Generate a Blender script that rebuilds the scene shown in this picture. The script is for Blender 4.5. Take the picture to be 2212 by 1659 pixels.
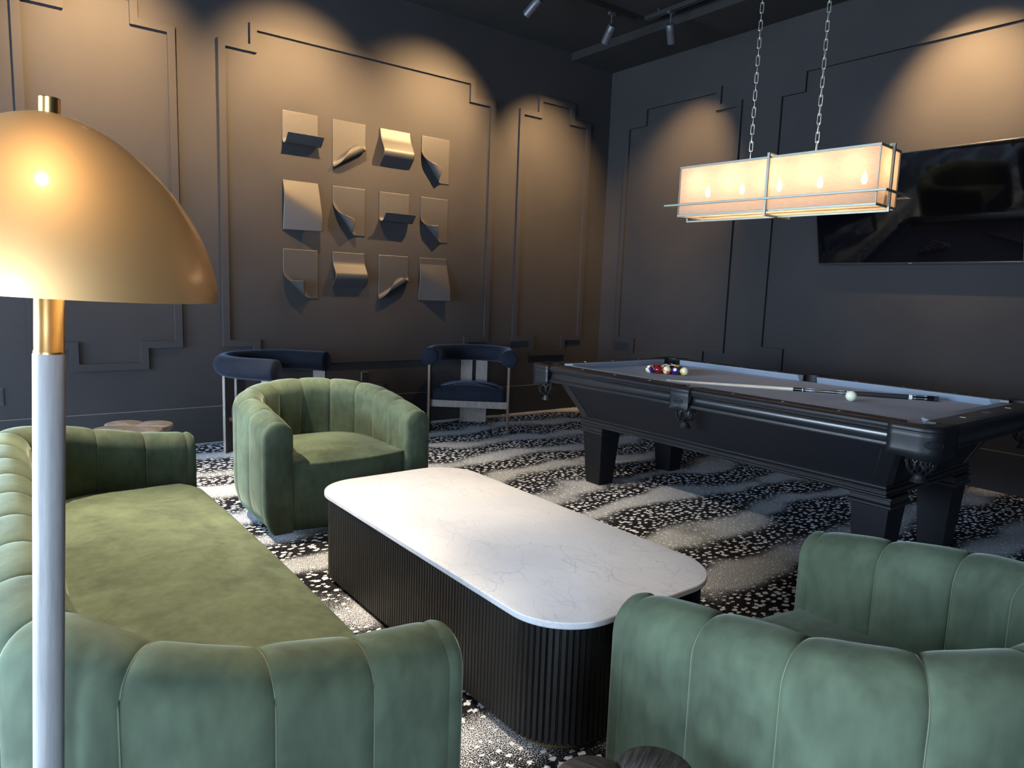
import bpy, math, random
from mathutils import Vector, Matrix
random.seed(7)
PI = math.pi
scene = bpy.context.scene
for o in list(bpy.data.objects):
    bpy.data.objects.remove(o, do_unlink=True)
COL = scene.collection

# ------------------------------------------------------------------ camera
cam_d = bpy.data.cameras.new('camera')
cam_d.sensor_width = 36.0
cam_d.lens = 1512.24 / 2212.0 * 36.0
cam_d.clip_start = 0.05
cam = bpy.data.objects.new('camera', cam_d)
COL.objects.link(cam)
CR = (0.79597803, -0.60425483, 0.03598712)
CU = (0.05174224, 0.12715183, 0.99053276)
CF = (0.60311004, 0.78658026, -0.13247557)
CP = (-5.678993, -5.800604, 1.286269)
cam.matrix_world = Matrix(((CR[0], CU[0], -CF[0], CP[0]), (CR[1], CU[1], -CF[1], CP[1]),
                           (CR[2], CU[2], -CF[2], CP[2]), (0, 0, 0, 1)))
scene.camera = cam

# ------------------------------------------------------------------ world, view, daylight
scene.view_settings.view_transform = 'Standard'
scene.view_settings.look = 'None'
scene.view_settings.exposure = 0.2
scene.view_settings.gamma = 1.0
scene.view_settings.use_curve_mapping = False
SKY = 44.0
world = bpy.data.worlds.new('sky'); scene.world = world
world.use_nodes = True
bg = world.node_tree.nodes['Background']
bg.inputs[0].default_value = (0.62, 0.80, 1.0, 1)
bg.inputs[1].default_value = SKY

XL, YB, HC = -9.2, -8.4, 3.76          # left wall, back wall, ceiling height
# window openings: (wall, a0, a1, z0, z1); a = y on the left wall, x on the back wall
WINS = [('left', -4.7, -2.75, 0.15, 2.35), ('left', -2.45, -0.5, 0.15, 2.35),
        ('back', -8.6, -7.0, 0.15, 2.35)]
for wl, a0, a1, z0, z1 in WINS:          # light portals filling the openings (sample the sky through them)
    ld = bpy.data.lights.new('window_portal', 'AREA')
    ld.shape = 'RECTANGLE'; ld.size = a1 - a0; ld.size_y = z1 - z0
    ld.cycles.is_portal = True
    lo = bpy.data.objects.new('window_portal', ld); COL.objects.link(lo)
    c = ((XL - 0.02, (a0 + a1) / 2, (z0 + z1) / 2) if wl == 'left' else ((a0 + a1) / 2, YB - 0.02, (z0 + z1) / 2))
    d = Vector((1, 0, 0)) if wl == 'left' else Vector((0, 1, 0))
    lo.matrix_world = Matrix.Translation(c) @ d.to_track_quat('-Z', 'Z').to_matrix().to_4x4()

WARM = (1.0, 0.62, 0.27)
WARM2 = (1.0, 0.81, 0.56)

# ------------------------------------------------------------------ node helpers
def new_mat(name):
    m = bpy.data.materials.new(name); m.use_nodes = True
    nt = m.node_tree
    return m, nt, nt.nodes['Principled BSDF']

def N(nt, typ, **kw):
    n = nt.nodes.new(typ)
    for k, v in kw.items():
        setattr(n, k, v)
    return n

def setin(nt, n, key, v):
    if isinstance(v, bpy.types.NodeSocket):
        nt.links.new(v, n.inputs[key])
    else:
        n.inputs[key].default_value = v

def mth(nt, op, a, b=None, c=None, clamp=False):
    n = N(nt, 'ShaderNodeMath', operation=op); n.use_clamp = clamp
    setin(nt, n, 0, a)
    if b is not None: setin(nt, n, 1, b)
    if c is not None: setin(nt, n, 2, c)
    return n.outputs[0]

def maprange(nt, v, a, b, c=0.0, d=1.0, smooth=False):
    n = N(nt, 'ShaderNodeMapRange')
    if smooth: n.interpolation_type = 'SMOOTHSTEP'
    setin(nt, n, 0, v); setin(nt, n, 1, a); setin(nt, n, 2, b); setin(nt, n, 3, c); setin(nt, n, 4, d)
    return n.outputs[0]

def mixc(nt, f, a, b):
    n = N(nt, 'ShaderNodeMix', data_type='RGBA')
    setin(nt, n, 0, f)
    setin(nt, n, 6, a if isinstance(a, bpy.types.NodeSocket) else (*a, 1) if len(a) == 3 else a)
    setin(nt, n, 7, b if isinstance(b, bpy.types.NodeSocket) else (*b, 1) if len(b) == 3 else b)
    return n.outputs[2]

def objco(nt):
    return N(nt, 'ShaderNodeTexCoord').outputs['Object']

def mapping(nt, v, scale=(1, 1, 1), rot=(0, 0, 0), loc=(0, 0, 0)):
    n = N(nt, 'ShaderNodeMapping')
    setin(nt, n, 'Vector', v); n.inputs['Scale'].default_value = scale
    n.inputs['Rotation'].default_value = rot; n.inputs['Location'].default_value = loc
    return n.outputs[0]

def noise(nt, v, scale, detail=2.0, rough=0.5, dist=0.0):
    n = N(nt, 'ShaderNodeTexNoise')
    setin(nt, n, 'Vector', v); n.inputs['Scale'].default_value = scale
    n.inputs['Detail'].default_value = detail; n.inputs['Roughness'].default_value = rough
    n.inputs['Distortion'].default_value = dist
    return n

def bump(nt, bsdf, h, strength, dist):
    n = N(nt, 'ShaderNodeBump'); n.inputs['Strength'].default_value = strength
    n.inputs['Distance'].default_value = dist
    setin(nt, n, 'Height', h); nt.links.new(n.outputs[0], bsdf.inputs['Normal'])

def plain(name, col, rough=0.5, metal=0.0, spec=0.5, coat=0.0, nscale=0, nstr=0.0, ndist=0.001, var=0.0):
    m, nt, b = new_mat(name)
    b.inputs['Base Color'].default_value = (*col, 1)
    b.inputs['Roughness'].default_value = rough
    b.inputs['Metallic'].default_value = metal
    b.inputs['Specular IOR Level'].default_value = spec
    b.inputs['Coat Weight'].default_value = coat
    b.inputs['Coat Roughness'].default_value = 0.15
    if nscale:
        nz = noise(nt, objco(nt), nscale, 3)
        if nstr: bump(nt, b, nz.outputs['Fac'], nstr, ndist)
        if var:
            f = maprange(nt, nz.outputs['Fac'], 0.3, 0.7, 1 - var, 1 + var)
            mm = N(nt, 'ShaderNodeVectorMath', operation='SCALE')
            mm.inputs[0].default_value = col; nt.links.new(f, mm.inputs['Scale'])
            nt.links.new(mm.outputs[0], b.inputs['Base Color'])
    return m

def velvet(name, col, sheen_col, sheen=0.7, srough=0.35):
    m, nt, b = new_mat(name)
    co = objco(nt)
    big = noise(nt, co, 5.0, 3, 0.6, 0.6).outputs['Fac']
    mid = noise(nt, mapping(nt, co, (1, 1, 0.35)), 38.0, 3).outputs['Fac']
    f = mth(nt, 'ADD', mth(nt, 'MULTIPLY', big, 0.7), mth(nt, 'MULTIPLY', mid, 0.3))
    f = maprange(nt, f, 0.35, 0.65, 0.0, 1.0)
    c = mixc(nt, f, tuple(x * 0.68 for x in col), tuple(min(1, x * 1.34) for x in col))
    nt.links.new(c, b.inputs['Base Color'])
    b.inputs['Roughness'].default_value = 0.85
    b.inputs['Specular IOR Level'].default_value = 0.15
    b.inputs['Sheen Weight'].default_value = sheen
    b.inputs['Sheen Roughness'].default_value = srough
    b.inputs['Sheen Tint'].default_value = (*sheen_col, 1)
    fine = noise(nt, co, 900.0, 1).outputs['Fac']
    h = mth(nt, 'ADD', mth(nt, 'MULTIPLY', fine, 0.2), mth(nt, 'MULTIPLY', noise(nt, co, 26.0, 2).outputs['Fac'], 0.8))
    bump(nt, b, h, 0.25, 0.004)
    return m

def wood(name, c1, c2, scale=(18, 2, 2), rough=0.5, dist=2.0, bumps=0.2):
    m, nt, b = new_mat(name)
    co = mapping(nt, objco(nt), scale)
    n1 = noise(nt, co, 2.2, 5, 0.6, dist).outputs['Fac']
    n2 = noise(nt, co, 14.0, 3, 0.6, 0.4).outputs['Fac']
    f = maprange(nt, mth(nt, 'ADD', mth(nt, 'MULTIPLY', n1, 0.7), mth(nt, 'MULTIPLY', n2, 0.3)), 0.38, 0.62)
    nt.links.new(mixc(nt, f, c1, c2), b.inputs['Base Color'])
    b.inputs['Roughness'].default_value = rough
    bump(nt, b, n2, bumps, 0.001)
    return m

# ------------------------------------------------------------------ materials
def make_wall():
    m, nt, b = new_mat('wall_paint')
    co = objco(nt)
    f = noise(nt, co, 1.3, 3).outputs['Fac']
    c = mixc(nt, maprange(nt, f, 0.35, 0.65), (0.0205, 0.0193, 0.0210), (0.0250, 0.0236, 0.0252))
    nt.links.new(c, b.inputs['Base Color'])
    b.inputs['Roughness'].default_value = 0.7
    b.inputs['Specular IOR Level'].default_value = 0.15
    h = noise(nt, co, 160.0, 3, 0.6).outputs['Fac']
    bump(nt, b, h, 0.25, 0.002)
    return m

def make_carpet():
    m, nt, b = new_mat('carpet')
    P = objco(nt)
    sep = N(nt, 'ShaderNodeSeparateXYZ'); nt.links.new(P, sep.inputs[0])
    w1 = noise(nt, mapping(nt, P, (0.75, 1.1, 1)), 1.1, 2).outputs['Fac']
    ph = mth(nt, 'ADD', mth(nt, 'MULTIPLY', sep.outputs[1], 2 * PI / 0.485),
             mth(nt, 'MULTIPLY', mth(nt, 'SUBTRACT', w1, 0.5), 10.5))
    ph = mth(nt, 'ADD', ph, mth(nt, 'MULTIPLY', sep.outputs[0], 0.6))
    s = mth(nt, 'SINE', mth(nt, 'ADD', ph, 0.55))
    band = maprange(nt, mth(nt, 'ADD', s, maprange(nt, noise(nt, P, 2.6, 2).outputs['Fac'], 0.3, 0.7, -0.55, 0.55)), -1.0, 1.0, 0, 1, True)         # 1: black with big blobs, 0: fine grey speckle
    # blobs
    dn = noise(nt, P, 95.0, 2)
    off = N(nt, 'ShaderNodeVectorMath', operation='MULTIPLY_ADD')
    nt.links.new(dn.outputs['Color'], off.inputs[0]); off.inputs[1].default_value = (0.020, 0.020, 0)
    nt.links.new(P, off.inputs[2])
    vo = N(nt, 'ShaderNodeTexVoronoi'); vo.voronoi_dimensions = '2D'
    nt.links.new(mapping(nt, off.outputs[0], (0.66, 1, 1)), vo.inputs['Vector'])
    vo.inputs['Scale'].default_value = 34.0
    cs = N(nt, 'ShaderNodeSeparateColor'); nt.links.new(vo.outputs['Color'], cs.inputs[0])
    r = mth(nt, 'ADD', mth(nt, 'MULTIPLY', band, 0.17), mth(nt, 'MULTIPLY', cs.outputs[0], 0.16))
    r = mth(nt, 'ADD', r, 0.03)
    blob = maprange(nt, mth(nt, 'SUBTRACT', r, vo.outputs['Distance']), -0.01, 0.01)
    # fine speckle
    sp = noise(nt, P, 260.0, 2.0, 0.65).outputs['Fac']
    thr = maprange(nt, band, 0.0, 0.9, 0.492, 0.69)
    spk = maprange(nt, mth(nt, 'SUBTRACT', sp, thr), -0.014, 0.014)
    f = mth(nt, 'MAXIMUM', blob, spk)
    hue = noise(nt, P, 2.5, 2).outputs['Fac']
    white = mixc(nt, hue, (0.66, 0.73, 0.85), (0.76, 0.81, 0.90))
    nt.links.new(mixc(nt, f, (0.010, 0.010, 0.013), white), b.inputs['Base Color'])
    b.inputs['Roughness'].default_value = 0.95
    b.inputs['Specular IOR Level'].default_value = 0.1
    h = mth(nt, 'ADD', sp, mth(nt, 'MULTIPLY', blob, 0.3))
    bump(nt, b, h, 0.5, 0.003)
    return m

def make_marble():
    m, nt, b = new_mat('marble')
    P = objco(nt)
    dn = noise(nt, P, 5.0, 4, 0.6)
    def veins(scale, amp, wd, rotz, sc):
        off = N(nt, 'ShaderNodeVectorMath', operation='MULTIPLY_ADD')
        nt.links.new(dn.outputs['Color'], off.inputs[0]); off.inputs[1].default_value = (amp, amp, 0)
        nt.links.new(P, off.inputs[2])
        vo = N(nt, 'ShaderNodeTexVoronoi'); vo.feature = 'DISTANCE_TO_EDGE'
        nt.links.new(mapping(nt, off.outputs[0], sc, (0, 0, rotz)), vo.inputs['Vector'])
        vo.inputs['Scale'].default_value = scale
        return maprange(nt, vo.outputs['Distance'], 0.0, wd, 1.0, 0.0)
    v1 = veins(14.0, 0.15, 0.027, 0.5, (1, 0.5, 1))
    v2 = veins(27.0, 0.11, 0.038, -0.7, (1, 0.5, 1))
    g1 = maprange(nt, noise(nt, P, 4.0, 3).outputs['Fac'], 0.40, 0.64)
    g2 = maprange(nt, noise(nt, mapping(nt, P, loc=(3, 1, 0)), 5.0, 3).outputs['Fac'], 0.40, 0.62)
    v = mth(nt, 'MAXIMUM', mth(nt, 'MULTIPLY', mth(nt, 'MULTIPLY', v1, g1), 0.50),
            mth(nt, 'MULTIPLY', mth(nt, 'MULTIPLY', v2, g2), 0.36))
    cloud = maprange(nt, noise(nt, P, 3.0, 4).outputs['Fac'], 0.3, 0.7)
    base = mixc(nt, cloud, (0.52, 0.54, 0.60), (0.62, 0.635, 0.68))
    nt.links.new(mixc(nt, v, base, (0.27, 0.27, 0.31)), b.inputs['Base Color'])
    b.inputs['Roughness'].default_value = 0.32
    return m

def make_shade():
    m = bpy.data.materials.new('shade_fabric'); m.use_nodes = True
    nt = m.node_tree; nt.nodes.clear()
    out = N(nt, 'ShaderNodeOutputMaterial')
    w = noise(nt, mapping(nt, objco(nt), (30, 30, 420)), 1.0, 2).outputs['Fac']
    c = mixc(nt, maprange(nt, w, 0.3, 0.7), (0.45, 0.375, 0.315), (0.53, 0.445, 0.375))
    tl = N(nt, 'ShaderNodeBsdfTranslucent'); nt.links.new(c, tl.inputs[0])
    df = N(nt, 'ShaderNodeBsdfDiffuse'); nt.links.new(c, df.inputs[0])
    tr = N(nt, 'ShaderNodeBsdfTransparent'); tr.inputs[0].default_value = (1, 0.95, 0.9, 1)
    m1 = N(nt, 'ShaderNodeMixShader'); m1.inputs[0].default_value = 0.32
    nt.links.new(tl.outputs[0], m1.inputs[1]); nt.links.new(df.outputs[0], m1.inputs[2])
    m2 = N(nt, 'ShaderNodeMixShader'); m2.inputs[0].default_value = 0.20
    nt.links.new(m1.outputs[0], m2.inputs[1]); nt.links.new(tr.outputs[0], m2.inputs[2])
    nt.links.new(m2.outputs[0], out.inputs[0])
    return m

def emit(name, col, s):
    m = bpy.data.materials.new(name); m.use_nodes = True
    nt = m.node_tree; nt.nodes.clear()
    out = N(nt, 'ShaderNodeOutputMaterial'); e = N(nt, 'ShaderNodeEmission')
    e.inputs[0].default_value = (*col, 1); e.inputs[1].default_value = s
    nt.links.new(e.outputs[0], out.inputs[0])
    return m

def make_glass():
    m = bpy.data.materials.new('window_glass'); m.use_nodes = True
    nt = m.node_tree; nt.nodes.clear()
    out = N(nt, 'ShaderNodeOutputMaterial')
    tr = N(nt, 'ShaderNodeBsdfTransparent'); gl = N(nt, 'ShaderNodeBsdfGlossy'); gl.inputs['Roughness'].default_value = 0.0
    mx = N(nt, 'ShaderNodeMixShader'); mx.inputs[0].default_value = 0.06
    nt.links.new(tr.outputs[0], mx.inputs[1]); nt.links.new(gl.outputs[0], mx.inputs[2])
    nt.links.new(mx.outputs[0], out.inputs[0])
    return m

def ball_mat(name, col, stripe):
    m, nt, b = new_mat(name)
    P = N(nt, 'ShaderNodeTexCoord').outputs['Object']
    nrm = N(nt, 'ShaderNodeVectorMath', operation='NORMALIZE'); nt.links.new(P, nrm.inputs[0])
    sp = N(nt, 'ShaderNodeSeparateXYZ'); nt.links.new(nrm.outputs[0], sp.inputs[0])
    cream = (0.74, 0.70, 0.48)
    ax = mth(nt, 'ABSOLUTE', sp.outputs[0])
    spot = mth(nt, 'GREATER_THAN', ax, 0.915)
    c = (*col, 1)
    if stripe:
        az = mth(nt, 'ABSOLUTE', sp.outputs[2])
        cc = mixc(nt, mth(nt, 'GREATER_THAN', az, 0.52), col, cream)
    else:
        cc = mixc(nt, 0.0, col, col)
    nt.links.new(mixc(nt, spot, cc, cream), b.inputs['Base Color'])
    b.inputs['Roughness'].default_value = 0.08
    b.inputs['Coat Weight'].default_value = 0.3
    return m

M = {}
M['wall'] = make_wall()
M['ceil'] = plain('ceiling_black', (0.0030, 0.0030, 0.0034), 0.8, nscale=90, nstr=0.2)
M['carpet'] = make_carpet()
M['marble'] = make_marble()
M['green'] = velvet('green_velvet', (0.060, 0.080, 0.053), (0.66, 0.76, 0.64), 0.42, 0.30)
M['green_sheen'] = plain('green_sheen', (0.10, 0.125, 0.075), 0.8)  # lighter green: bright velvet sheen along the seams, put into the colour
M['navy'] = velvet('navy_velvet', (0.0040, 0.0058, 0.0120), (0.30, 0.37, 0.52), 0.20, 0.4)
M['slat'] = wood('black_oak', (0.0032, 0.0030, 0.0030), (0.0095, 0.0085, 0.008), (60, 60, 3), 0.5, 1.0)
M['brass'] = plain('brushed_brass', (0.62, 0.40, 0.16), 0.30, 1.0, nscale=60, nstr=0.05)
M['dome'] = plain('satin_brass_dome', (0.95, 0.58, 0.26), 0.56, 1.0, coat=0.7)
M['white_wood'] = wood('whitewashed_wood', (0.19, 0.186, 0.19), (0.26, 0.252, 0.256), (40, 40, 2), 0.5, 1.0, 0.08)
M['walnut'] = wood('walnut', (0.035, 0.014, 0.007), (0.085, 0.036, 0.018), (4, 30, 3), 0.45)
M['grey_wood'] = wood('greyed_walnut', (0.070, 0.056, 0.049), (0.135, 0.110, 0.097), (30, 4, 3), 0.5)
M['cerused'] = wood('cerused_oak', (0.012, 0.0102, 0.0104), (0.085, 0.079, 0.082), (5, 60, 60), 0.5, 1.0, 0.4)
M['pool_black'] = plain('satin_black_lacquer', (0.0070, 0.0076, 0.0100), 0.30, spec=0.8, nscale=25, nstr=0.03)
M['pool_panel'] = plain('black_stained_panel', (0.0070, 0.0075, 0.0105), 0.5, spec=0.22, nscale=40, nstr=0.05)
M['rail_top'] = wood('black_rail_wood', (0.010, 0.008, 0.007), (0.022, 0.018, 0.016), (30, 3, 3), 0.35)
M['leather'] = plain('black_leather', (0.0075, 0.008, 0.0100), 0.46, spec=0.35, nscale=260, nstr=0.25, ndist=0.001)
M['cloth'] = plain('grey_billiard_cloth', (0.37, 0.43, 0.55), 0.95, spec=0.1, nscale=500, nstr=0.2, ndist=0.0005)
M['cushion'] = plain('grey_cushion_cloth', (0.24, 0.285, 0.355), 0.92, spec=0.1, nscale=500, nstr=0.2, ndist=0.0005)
M['black'] = plain('matte_black', (0.004, 0.004, 0.005), 0.6)
M['metal_dark'] = plain('dark_painted_metal', (0.032, 0.034, 0.042), 0.4, 0.0, nscale=200, nstr=0.1)
M['sight'] = plain('pearl_inlay', (0.75, 0.73, 0.70), 0.2)
M['nickel'] = plain('brushed_nickel', (0.52, 0.53, 0.50), 0.33, 1.0)
M['frame'] = plain('champagne_metal', (0.20, 0.205, 0.17), 0.45, 0.6)
M['shade'] = make_shade()
def make_diffuser():
    m = bpy.data.materials.new('diffuser_sheet'); m.use_nodes = True
    nt = m.node_tree; nt.nodes.clear()
    out = N(nt, 'ShaderNodeOutputMaterial')
    tl = N(nt, 'ShaderNodeBsdfTranslucent'); tl.inputs[0].default_value = (0.5, 0.44, 0.36, 1)
    tr = N(nt, 'ShaderNodeBsdfTransparent')
    mx = N(nt, 'ShaderNodeMixShader'); mx.inputs[0].default_value = 0.6
    nt.links.new(tl.outputs[0], mx.inputs[1]); nt.links.new(tr.outputs[0], mx.inputs[2]); nt.links.new(mx.outputs[0], out.inputs[0])
    return m
M['diffuser'] = make_diffuser()
M['bulb'] = emit('bulb_glow', (1.0, 0.74, 0.40), 45.0)
M['lens'] = emit('spot_lens', (1.0, 0.80, 0.55), 6.0)
M['candle'] = plain('candle_sleeve', (0.75, 0.70, 0.60), 0.5)
M['screen'] = plain('tv_glass', (0.002, 0.002, 0.003), 0.04, spec=0.28)
M['bezel'] = plain('tv_bezel', (0.035, 0.037, 0.042), 0.3, 0.6)
M['outlet'] = plain('black_plastic', (0.010, 0.010, 0.012), 0.35)
M['outlet_frame'] = plain('bronze_plate', (0.06, 0.05, 0.045), 0.35, 0.5)
M['sheet'] = plain('painted_sheet', (0.0265, 0.0258, 0.0285), 0.55, spec=0.35, nscale=80, nstr=0.7, ndist=0.004)
M['sheet_smooth'] = plain('painted_sheet_smooth', (0.0265, 0.0258, 0.0285), 0.5, spec=0.35, nscale=70, nstr=0.25, ndist=0.002)
M['glass'] = make_glass()
M['maple'] = wood('maple_shaft', (0.62, 0.50, 0.38), (0.78, 0.67, 0.54), (30, 30, 3), 0.3, 0.5, 0.02)
M['ivory'] = plain('white_ferrule', (0.85, 0.86, 0.88), 0.25)
M['wrap'] = plain('black_wrap', (0.016, 0.016, 0.018), 0.7, nscale=400, nstr=0.3)
M['gloss_black'] = plain('gloss_black', (0.005, 0.005, 0.006), 0.08)
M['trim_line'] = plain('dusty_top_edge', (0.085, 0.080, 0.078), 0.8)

# ------------------------------------------------------------------ geometry helpers
def mesh_obj(name, verts, faces, mat, parent=None, smooth=False, loc=None):
    me = bpy.data.meshes.new(name)
    me.from_pydata([tuple(v) for v in verts], [], faces)
    me.validate(); me.update()
    if smooth:
        me.polygons.foreach_set('use_smooth', [True] * len(me.polygons))
    me.materials.append(M[mat] if isinstance(mat, str) else mat)
    o = bpy.data.objects.new(name, me); COL.objects.link(o)
    if parent is not None: o.parent = parent
    if loc is not None: o.location = loc
    return o

def from_mesh(name, me, parent=None, loc=(0, 0, 0), rot=(0, 0, 0), scale=(1, 1, 1)):
    o = bpy.data.objects.new(name, me); COL.objects.link(o)
    if parent is not None: o.parent = parent
    o.location = loc; o.rotation_euler = rot; o.scale = scale
    return o

def empty(name, loc=(0, 0, 0), rotz=0.0):
    o = bpy.data.objects.new(name, None); COL.objects.link(o)
    o.location = loc; o.rotation_euler = (0, 0, rotz); o.empty_display_size = 0.1
    return o

def tag(o, label, cat=None, group=None):
    o['label'] = label
    if cat: o['category'] = cat
    if group: o['group'] = group
    return o

def thing(name, label, cat, loc=(0, 0, 0), rotz=0.0, group=None):
    return tag(empty(name, loc, rotz), label, cat, group)

def structure(o):
    o['kind'] = 'structure'; return o

def copy_tree(o, parent=None):
    c = o.copy(); COL.objects.link(c); c.parent = parent
    for ch in [k for k in bpy.data.objects if k.parent == o]:
        copy_tree(ch, c)
    return c

class MB:
    """collects shapes into one mesh"""
    def __init__(s): s.v = []; s.f = []
    def add(s, vs, fs):
        k = len(s.v); s.v += [tuple(p) for p in vs]; s.f += [tuple(i + k for i in f) for f in fs]
    def box(s, x0, x1, y0, y1, z0, z1, ch=0.0):
        if ch <= 0:
            vs = [(x, y, z) for z in (z0, z1) for y in (y0, y1) for x in (x0, x1)]
            s.add(vs, [(0, 2, 3, 1), (4, 5, 7, 6), (0, 1, 5, 4), (2, 6, 7, 3), (0, 4, 6, 2), (1, 3, 7, 5)])
            return
        # chamfered box
        vs = []; idx = {}
        for sx in (0, 1):
            for sy in (0, 1):
                for sz in (0, 1):
                    X = (x0, x1)[sx]; Y = (y0, y1)[sy]; Z = (z0, z1)[sz]
                    dx = ch * (1 - 2 * sx); dy = ch * (1 - 2 * sy); dz = ch * (1 - 2 * sz)
                    for a, p in (('x', (X, Y + dy, Z + dz)), ('y', (X + dx, Y, Z + dz)), ('z', (X + dx, Y + dy, Z))):
                        idx[(sx, sy, sz, a)] = len(vs); vs.append(p)
        g = lambda *k: idx[k]
        fs = []
        for q in (0, 1):
            fx = [g(q, 0, 0, 'x'), g(q, 1, 0, 'x'), g(q, 1, 1, 'x'), g(q, 0, 1, 'x')]
            fy = [g(0, q, 0, 'y'), g(0, q, 1, 'y'), g(1, q, 1, 'y'), g(1, q, 0, 'y')]
            fz = [g(0, 0, q, 'z'), g(1, 0, q, 'z'), g(1, 1, q, 'z'), g(0, 1, q, 'z')]
            for ff in (fx, fy, fz): fs.append(ff if q else ff[::-1])
        for a in (0, 1):
            for c in (0, 1):
                e = [g(a, c, 0, 'x'), g(a, c, 1, 'x'), g(a, c, 1, 'y'), g(a, c, 0, 'y')]; fs.append(e if a != c else e[::-1])
                e = [g(a, 0, c, 'x'), g(a, 1, c, 'x'), g(a, 1, c, 'z'), g(a, 0, c, 'z')]; fs.append(e[::-1] if a != c else e)
                e = [g(0, a, c, 'y'), g(1, a, c, 'y'), g(1, a, c, 'z'), g(0, a, c, 'z')]; fs.append(e if a != c else e[::-1])
        for sx in (0, 1):
            for sy in (0, 1):
                for sz in (0, 1):
                    t = [g(sx, sy, sz, 'x'), g(sx, sy, sz, 'y'), g(sx, sy, sz, 'z')]
                    fs.append(t if (sx + sy + sz) % 2 else t[::-1])
        s.add(vs, fs)
    def loops(s, loops, closed=True, cap0=False, cap1=False):
        n = len(loops[0]); vs = [p for l in loops for p in l]; fs = []
        for i in range(len(loops) - 1):
            for j in range(n if closed else n - 1):
                k = (j + 1) % n
                fs.append((i * n + j, i * n + k, (i + 1) * n + k, (i + 1) * n + j))
        if cap0: fs.append(tuple(range(n))[::-1])
        if cap1: fs.append(tuple((len(loops) - 1) * n + j for j in range(n)))
        s.add(vs, fs)
    def lathe(s, prof, seg=32, cx=0, cy=0, cap0=False, cap1=False):
        L = [[(cx + r * math.cos(2 * PI * j / seg), cy + r * math.sin(2 * PI * j / seg), z) for j in range(seg)] for r, z in prof]
        s.loops(L, True, cap0, cap1)
    def tube(s, pts, rad, seg=8, caps=True, up=(0, 0, 1), closed=False):
        pts = [Vector(p) for p in pts]; L = []; n = len(pts)
        for i, p in enumerate(pts):
            a = pts[(i - 1) % n] if (i > 0 or closed) else p
            b = pts[(i + 1) % n] if (i < n - 1 or closed) else p
            t = (b - a).normalized()
            u = Vector(up)
            if abs(t.dot(u)) > 0.95: u = Vector((1, 0, 0))
            x = t.cross(u).normalized(); y = x.cross(t).normalized()
            r = rad[i] if isinstance(rad, (list, tuple)) else rad
            L.append([p + r * (math.cos(2 * PI * j / seg) * x + math.sin(2 * PI * j / seg) * y) for j in range(seg)])
        if closed:
            L.append(L[0]); s.loops(L, True)
        else:
            s.loops(L, True, caps, caps)
    def prism(s, poly, z0, z1):
        s.loops([[(x, y, z0) for x, y in poly], [(x, y, z1) for x, y in poly]], True, True, True)
    def build(s, name, mat, parent=None, smooth=False, loc=None):
        return mesh_obj(name, s.v, s.f, mat, parent, smooth, loc)

def bevel(o, w, seg=2):
    m = o.modifiers.new('bevel', 'BEVEL'); m.width = w; m.segments = seg; m.limit_method = 'ANGLE'; m.angle_limit = math.radians(35)
    return o

def autosmooth(o, ang=40):
    me = o.data
    me.polygons.foreach_set('use_smooth', [True] * len(me.polygons))
    me.set_sharp_from_angle(angle=math.radians(ang))
    return o

# ------------------------------------------------------------------ room shell
b = MB(); b.box(XL, 0, YB, 0, -0.12, 0.0)
structure(b.build('floor', 'carpet'))
b = MB(); b.box(XL, 0, YB, 0, HC, HC + 0.1)
structure(b.build('ceiling', 'ceil'))
b = MB(); b.box(-0.60, 0.0, YB, 0.0, 3.68, HC - 0.001)
structure(b.build('trim_6', 'ceil'))
b = MB(); b.box(XL - 0.1, 0.12, 0.0, 0.12, -0.12, HC + 0.1)
structure(b.build('wall_front', 'wall'))
b = MB(); b.box(0.0, 0.12, YB - 0.1, 0.0, -0.12, HC + 0.1)
structure(b.build('wall_right', 'wall'))

def wall_with_holes(name, wl):
    b = MB()
    hs = sorted([w for w in WINS if w[0] == wl], key=lambda w: w[1])
    lo, hi = (YB, 0.0) if wl == 'left' else (XL - 0.1, 0.12)
    def bx(a0, a1, z0, z1):
        if a1 - a0 < 1e-4: return
        if wl == 'left': b.box(XL - 0.15, XL, a0, a1, z0, z1)
        else: b.box(a0, a1, YB - 0.15, YB, z0, z1)
    a = lo
    for _, a0, a1, z0, z1 in hs:
        bx(a, a0, -0.12, HC + 0.1); bx(a0, a1, -0.12, z0); bx(a0, a1, z1, HC + 0.1); a = a1
    bx(a, hi, -0.12, HC + 0.1)
    return structure(b.build(name, 'wall'))
wall_with_holes('wall_left', 'left')
wall_with_holes('wall_back', 'back')
for n, (wl, a0, a1, z0, z1) in enumerate(WINS, 1):
    w = structure(empty('window_%d' % n))
    def bx(p0, p1, q0, q1, d0, d1, nm, mt):
        b = MB()
        if wl == 'left': b.box(XL + d0, XL + d1, p0, p1, q0, q1)
        else: b.box(p0, p1, YB + d0, YB + d1, q0, q1)
        return b.build(nm, mt, w)
    t = 0.05
    bx(a0, a0 + t, z0, z1, -0.13, -0.03, 'window_frame', 'black'); bx(a1 - t, a1, z0, z1, -0.13, -0.03, 'window_frame', 'black')
    bx(a0 + t, a1 - t, z0, z0 + t, -0.13, -0.03, 'window_frame', 'black'); bx(a0 + t, a1 - t, z1 - t, z1, -0.13, -0.03, 'window_frame', 'black')
    am = (a0 + a1) / 2
    bx(am - 0.02, am + 0.02, z0 + t, z1 - t, -0.12, -0.04, 'mullion', 'black')
    bx(a0 + t, am - 0.02, z0 + t, z1 - t, -0.085, -0.080, 'pane', 'glass'); bx(am + 0.02, a1 - t, z0 + t, z1 - t, -0.085, -0.080, 'pane', 'glass')

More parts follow.
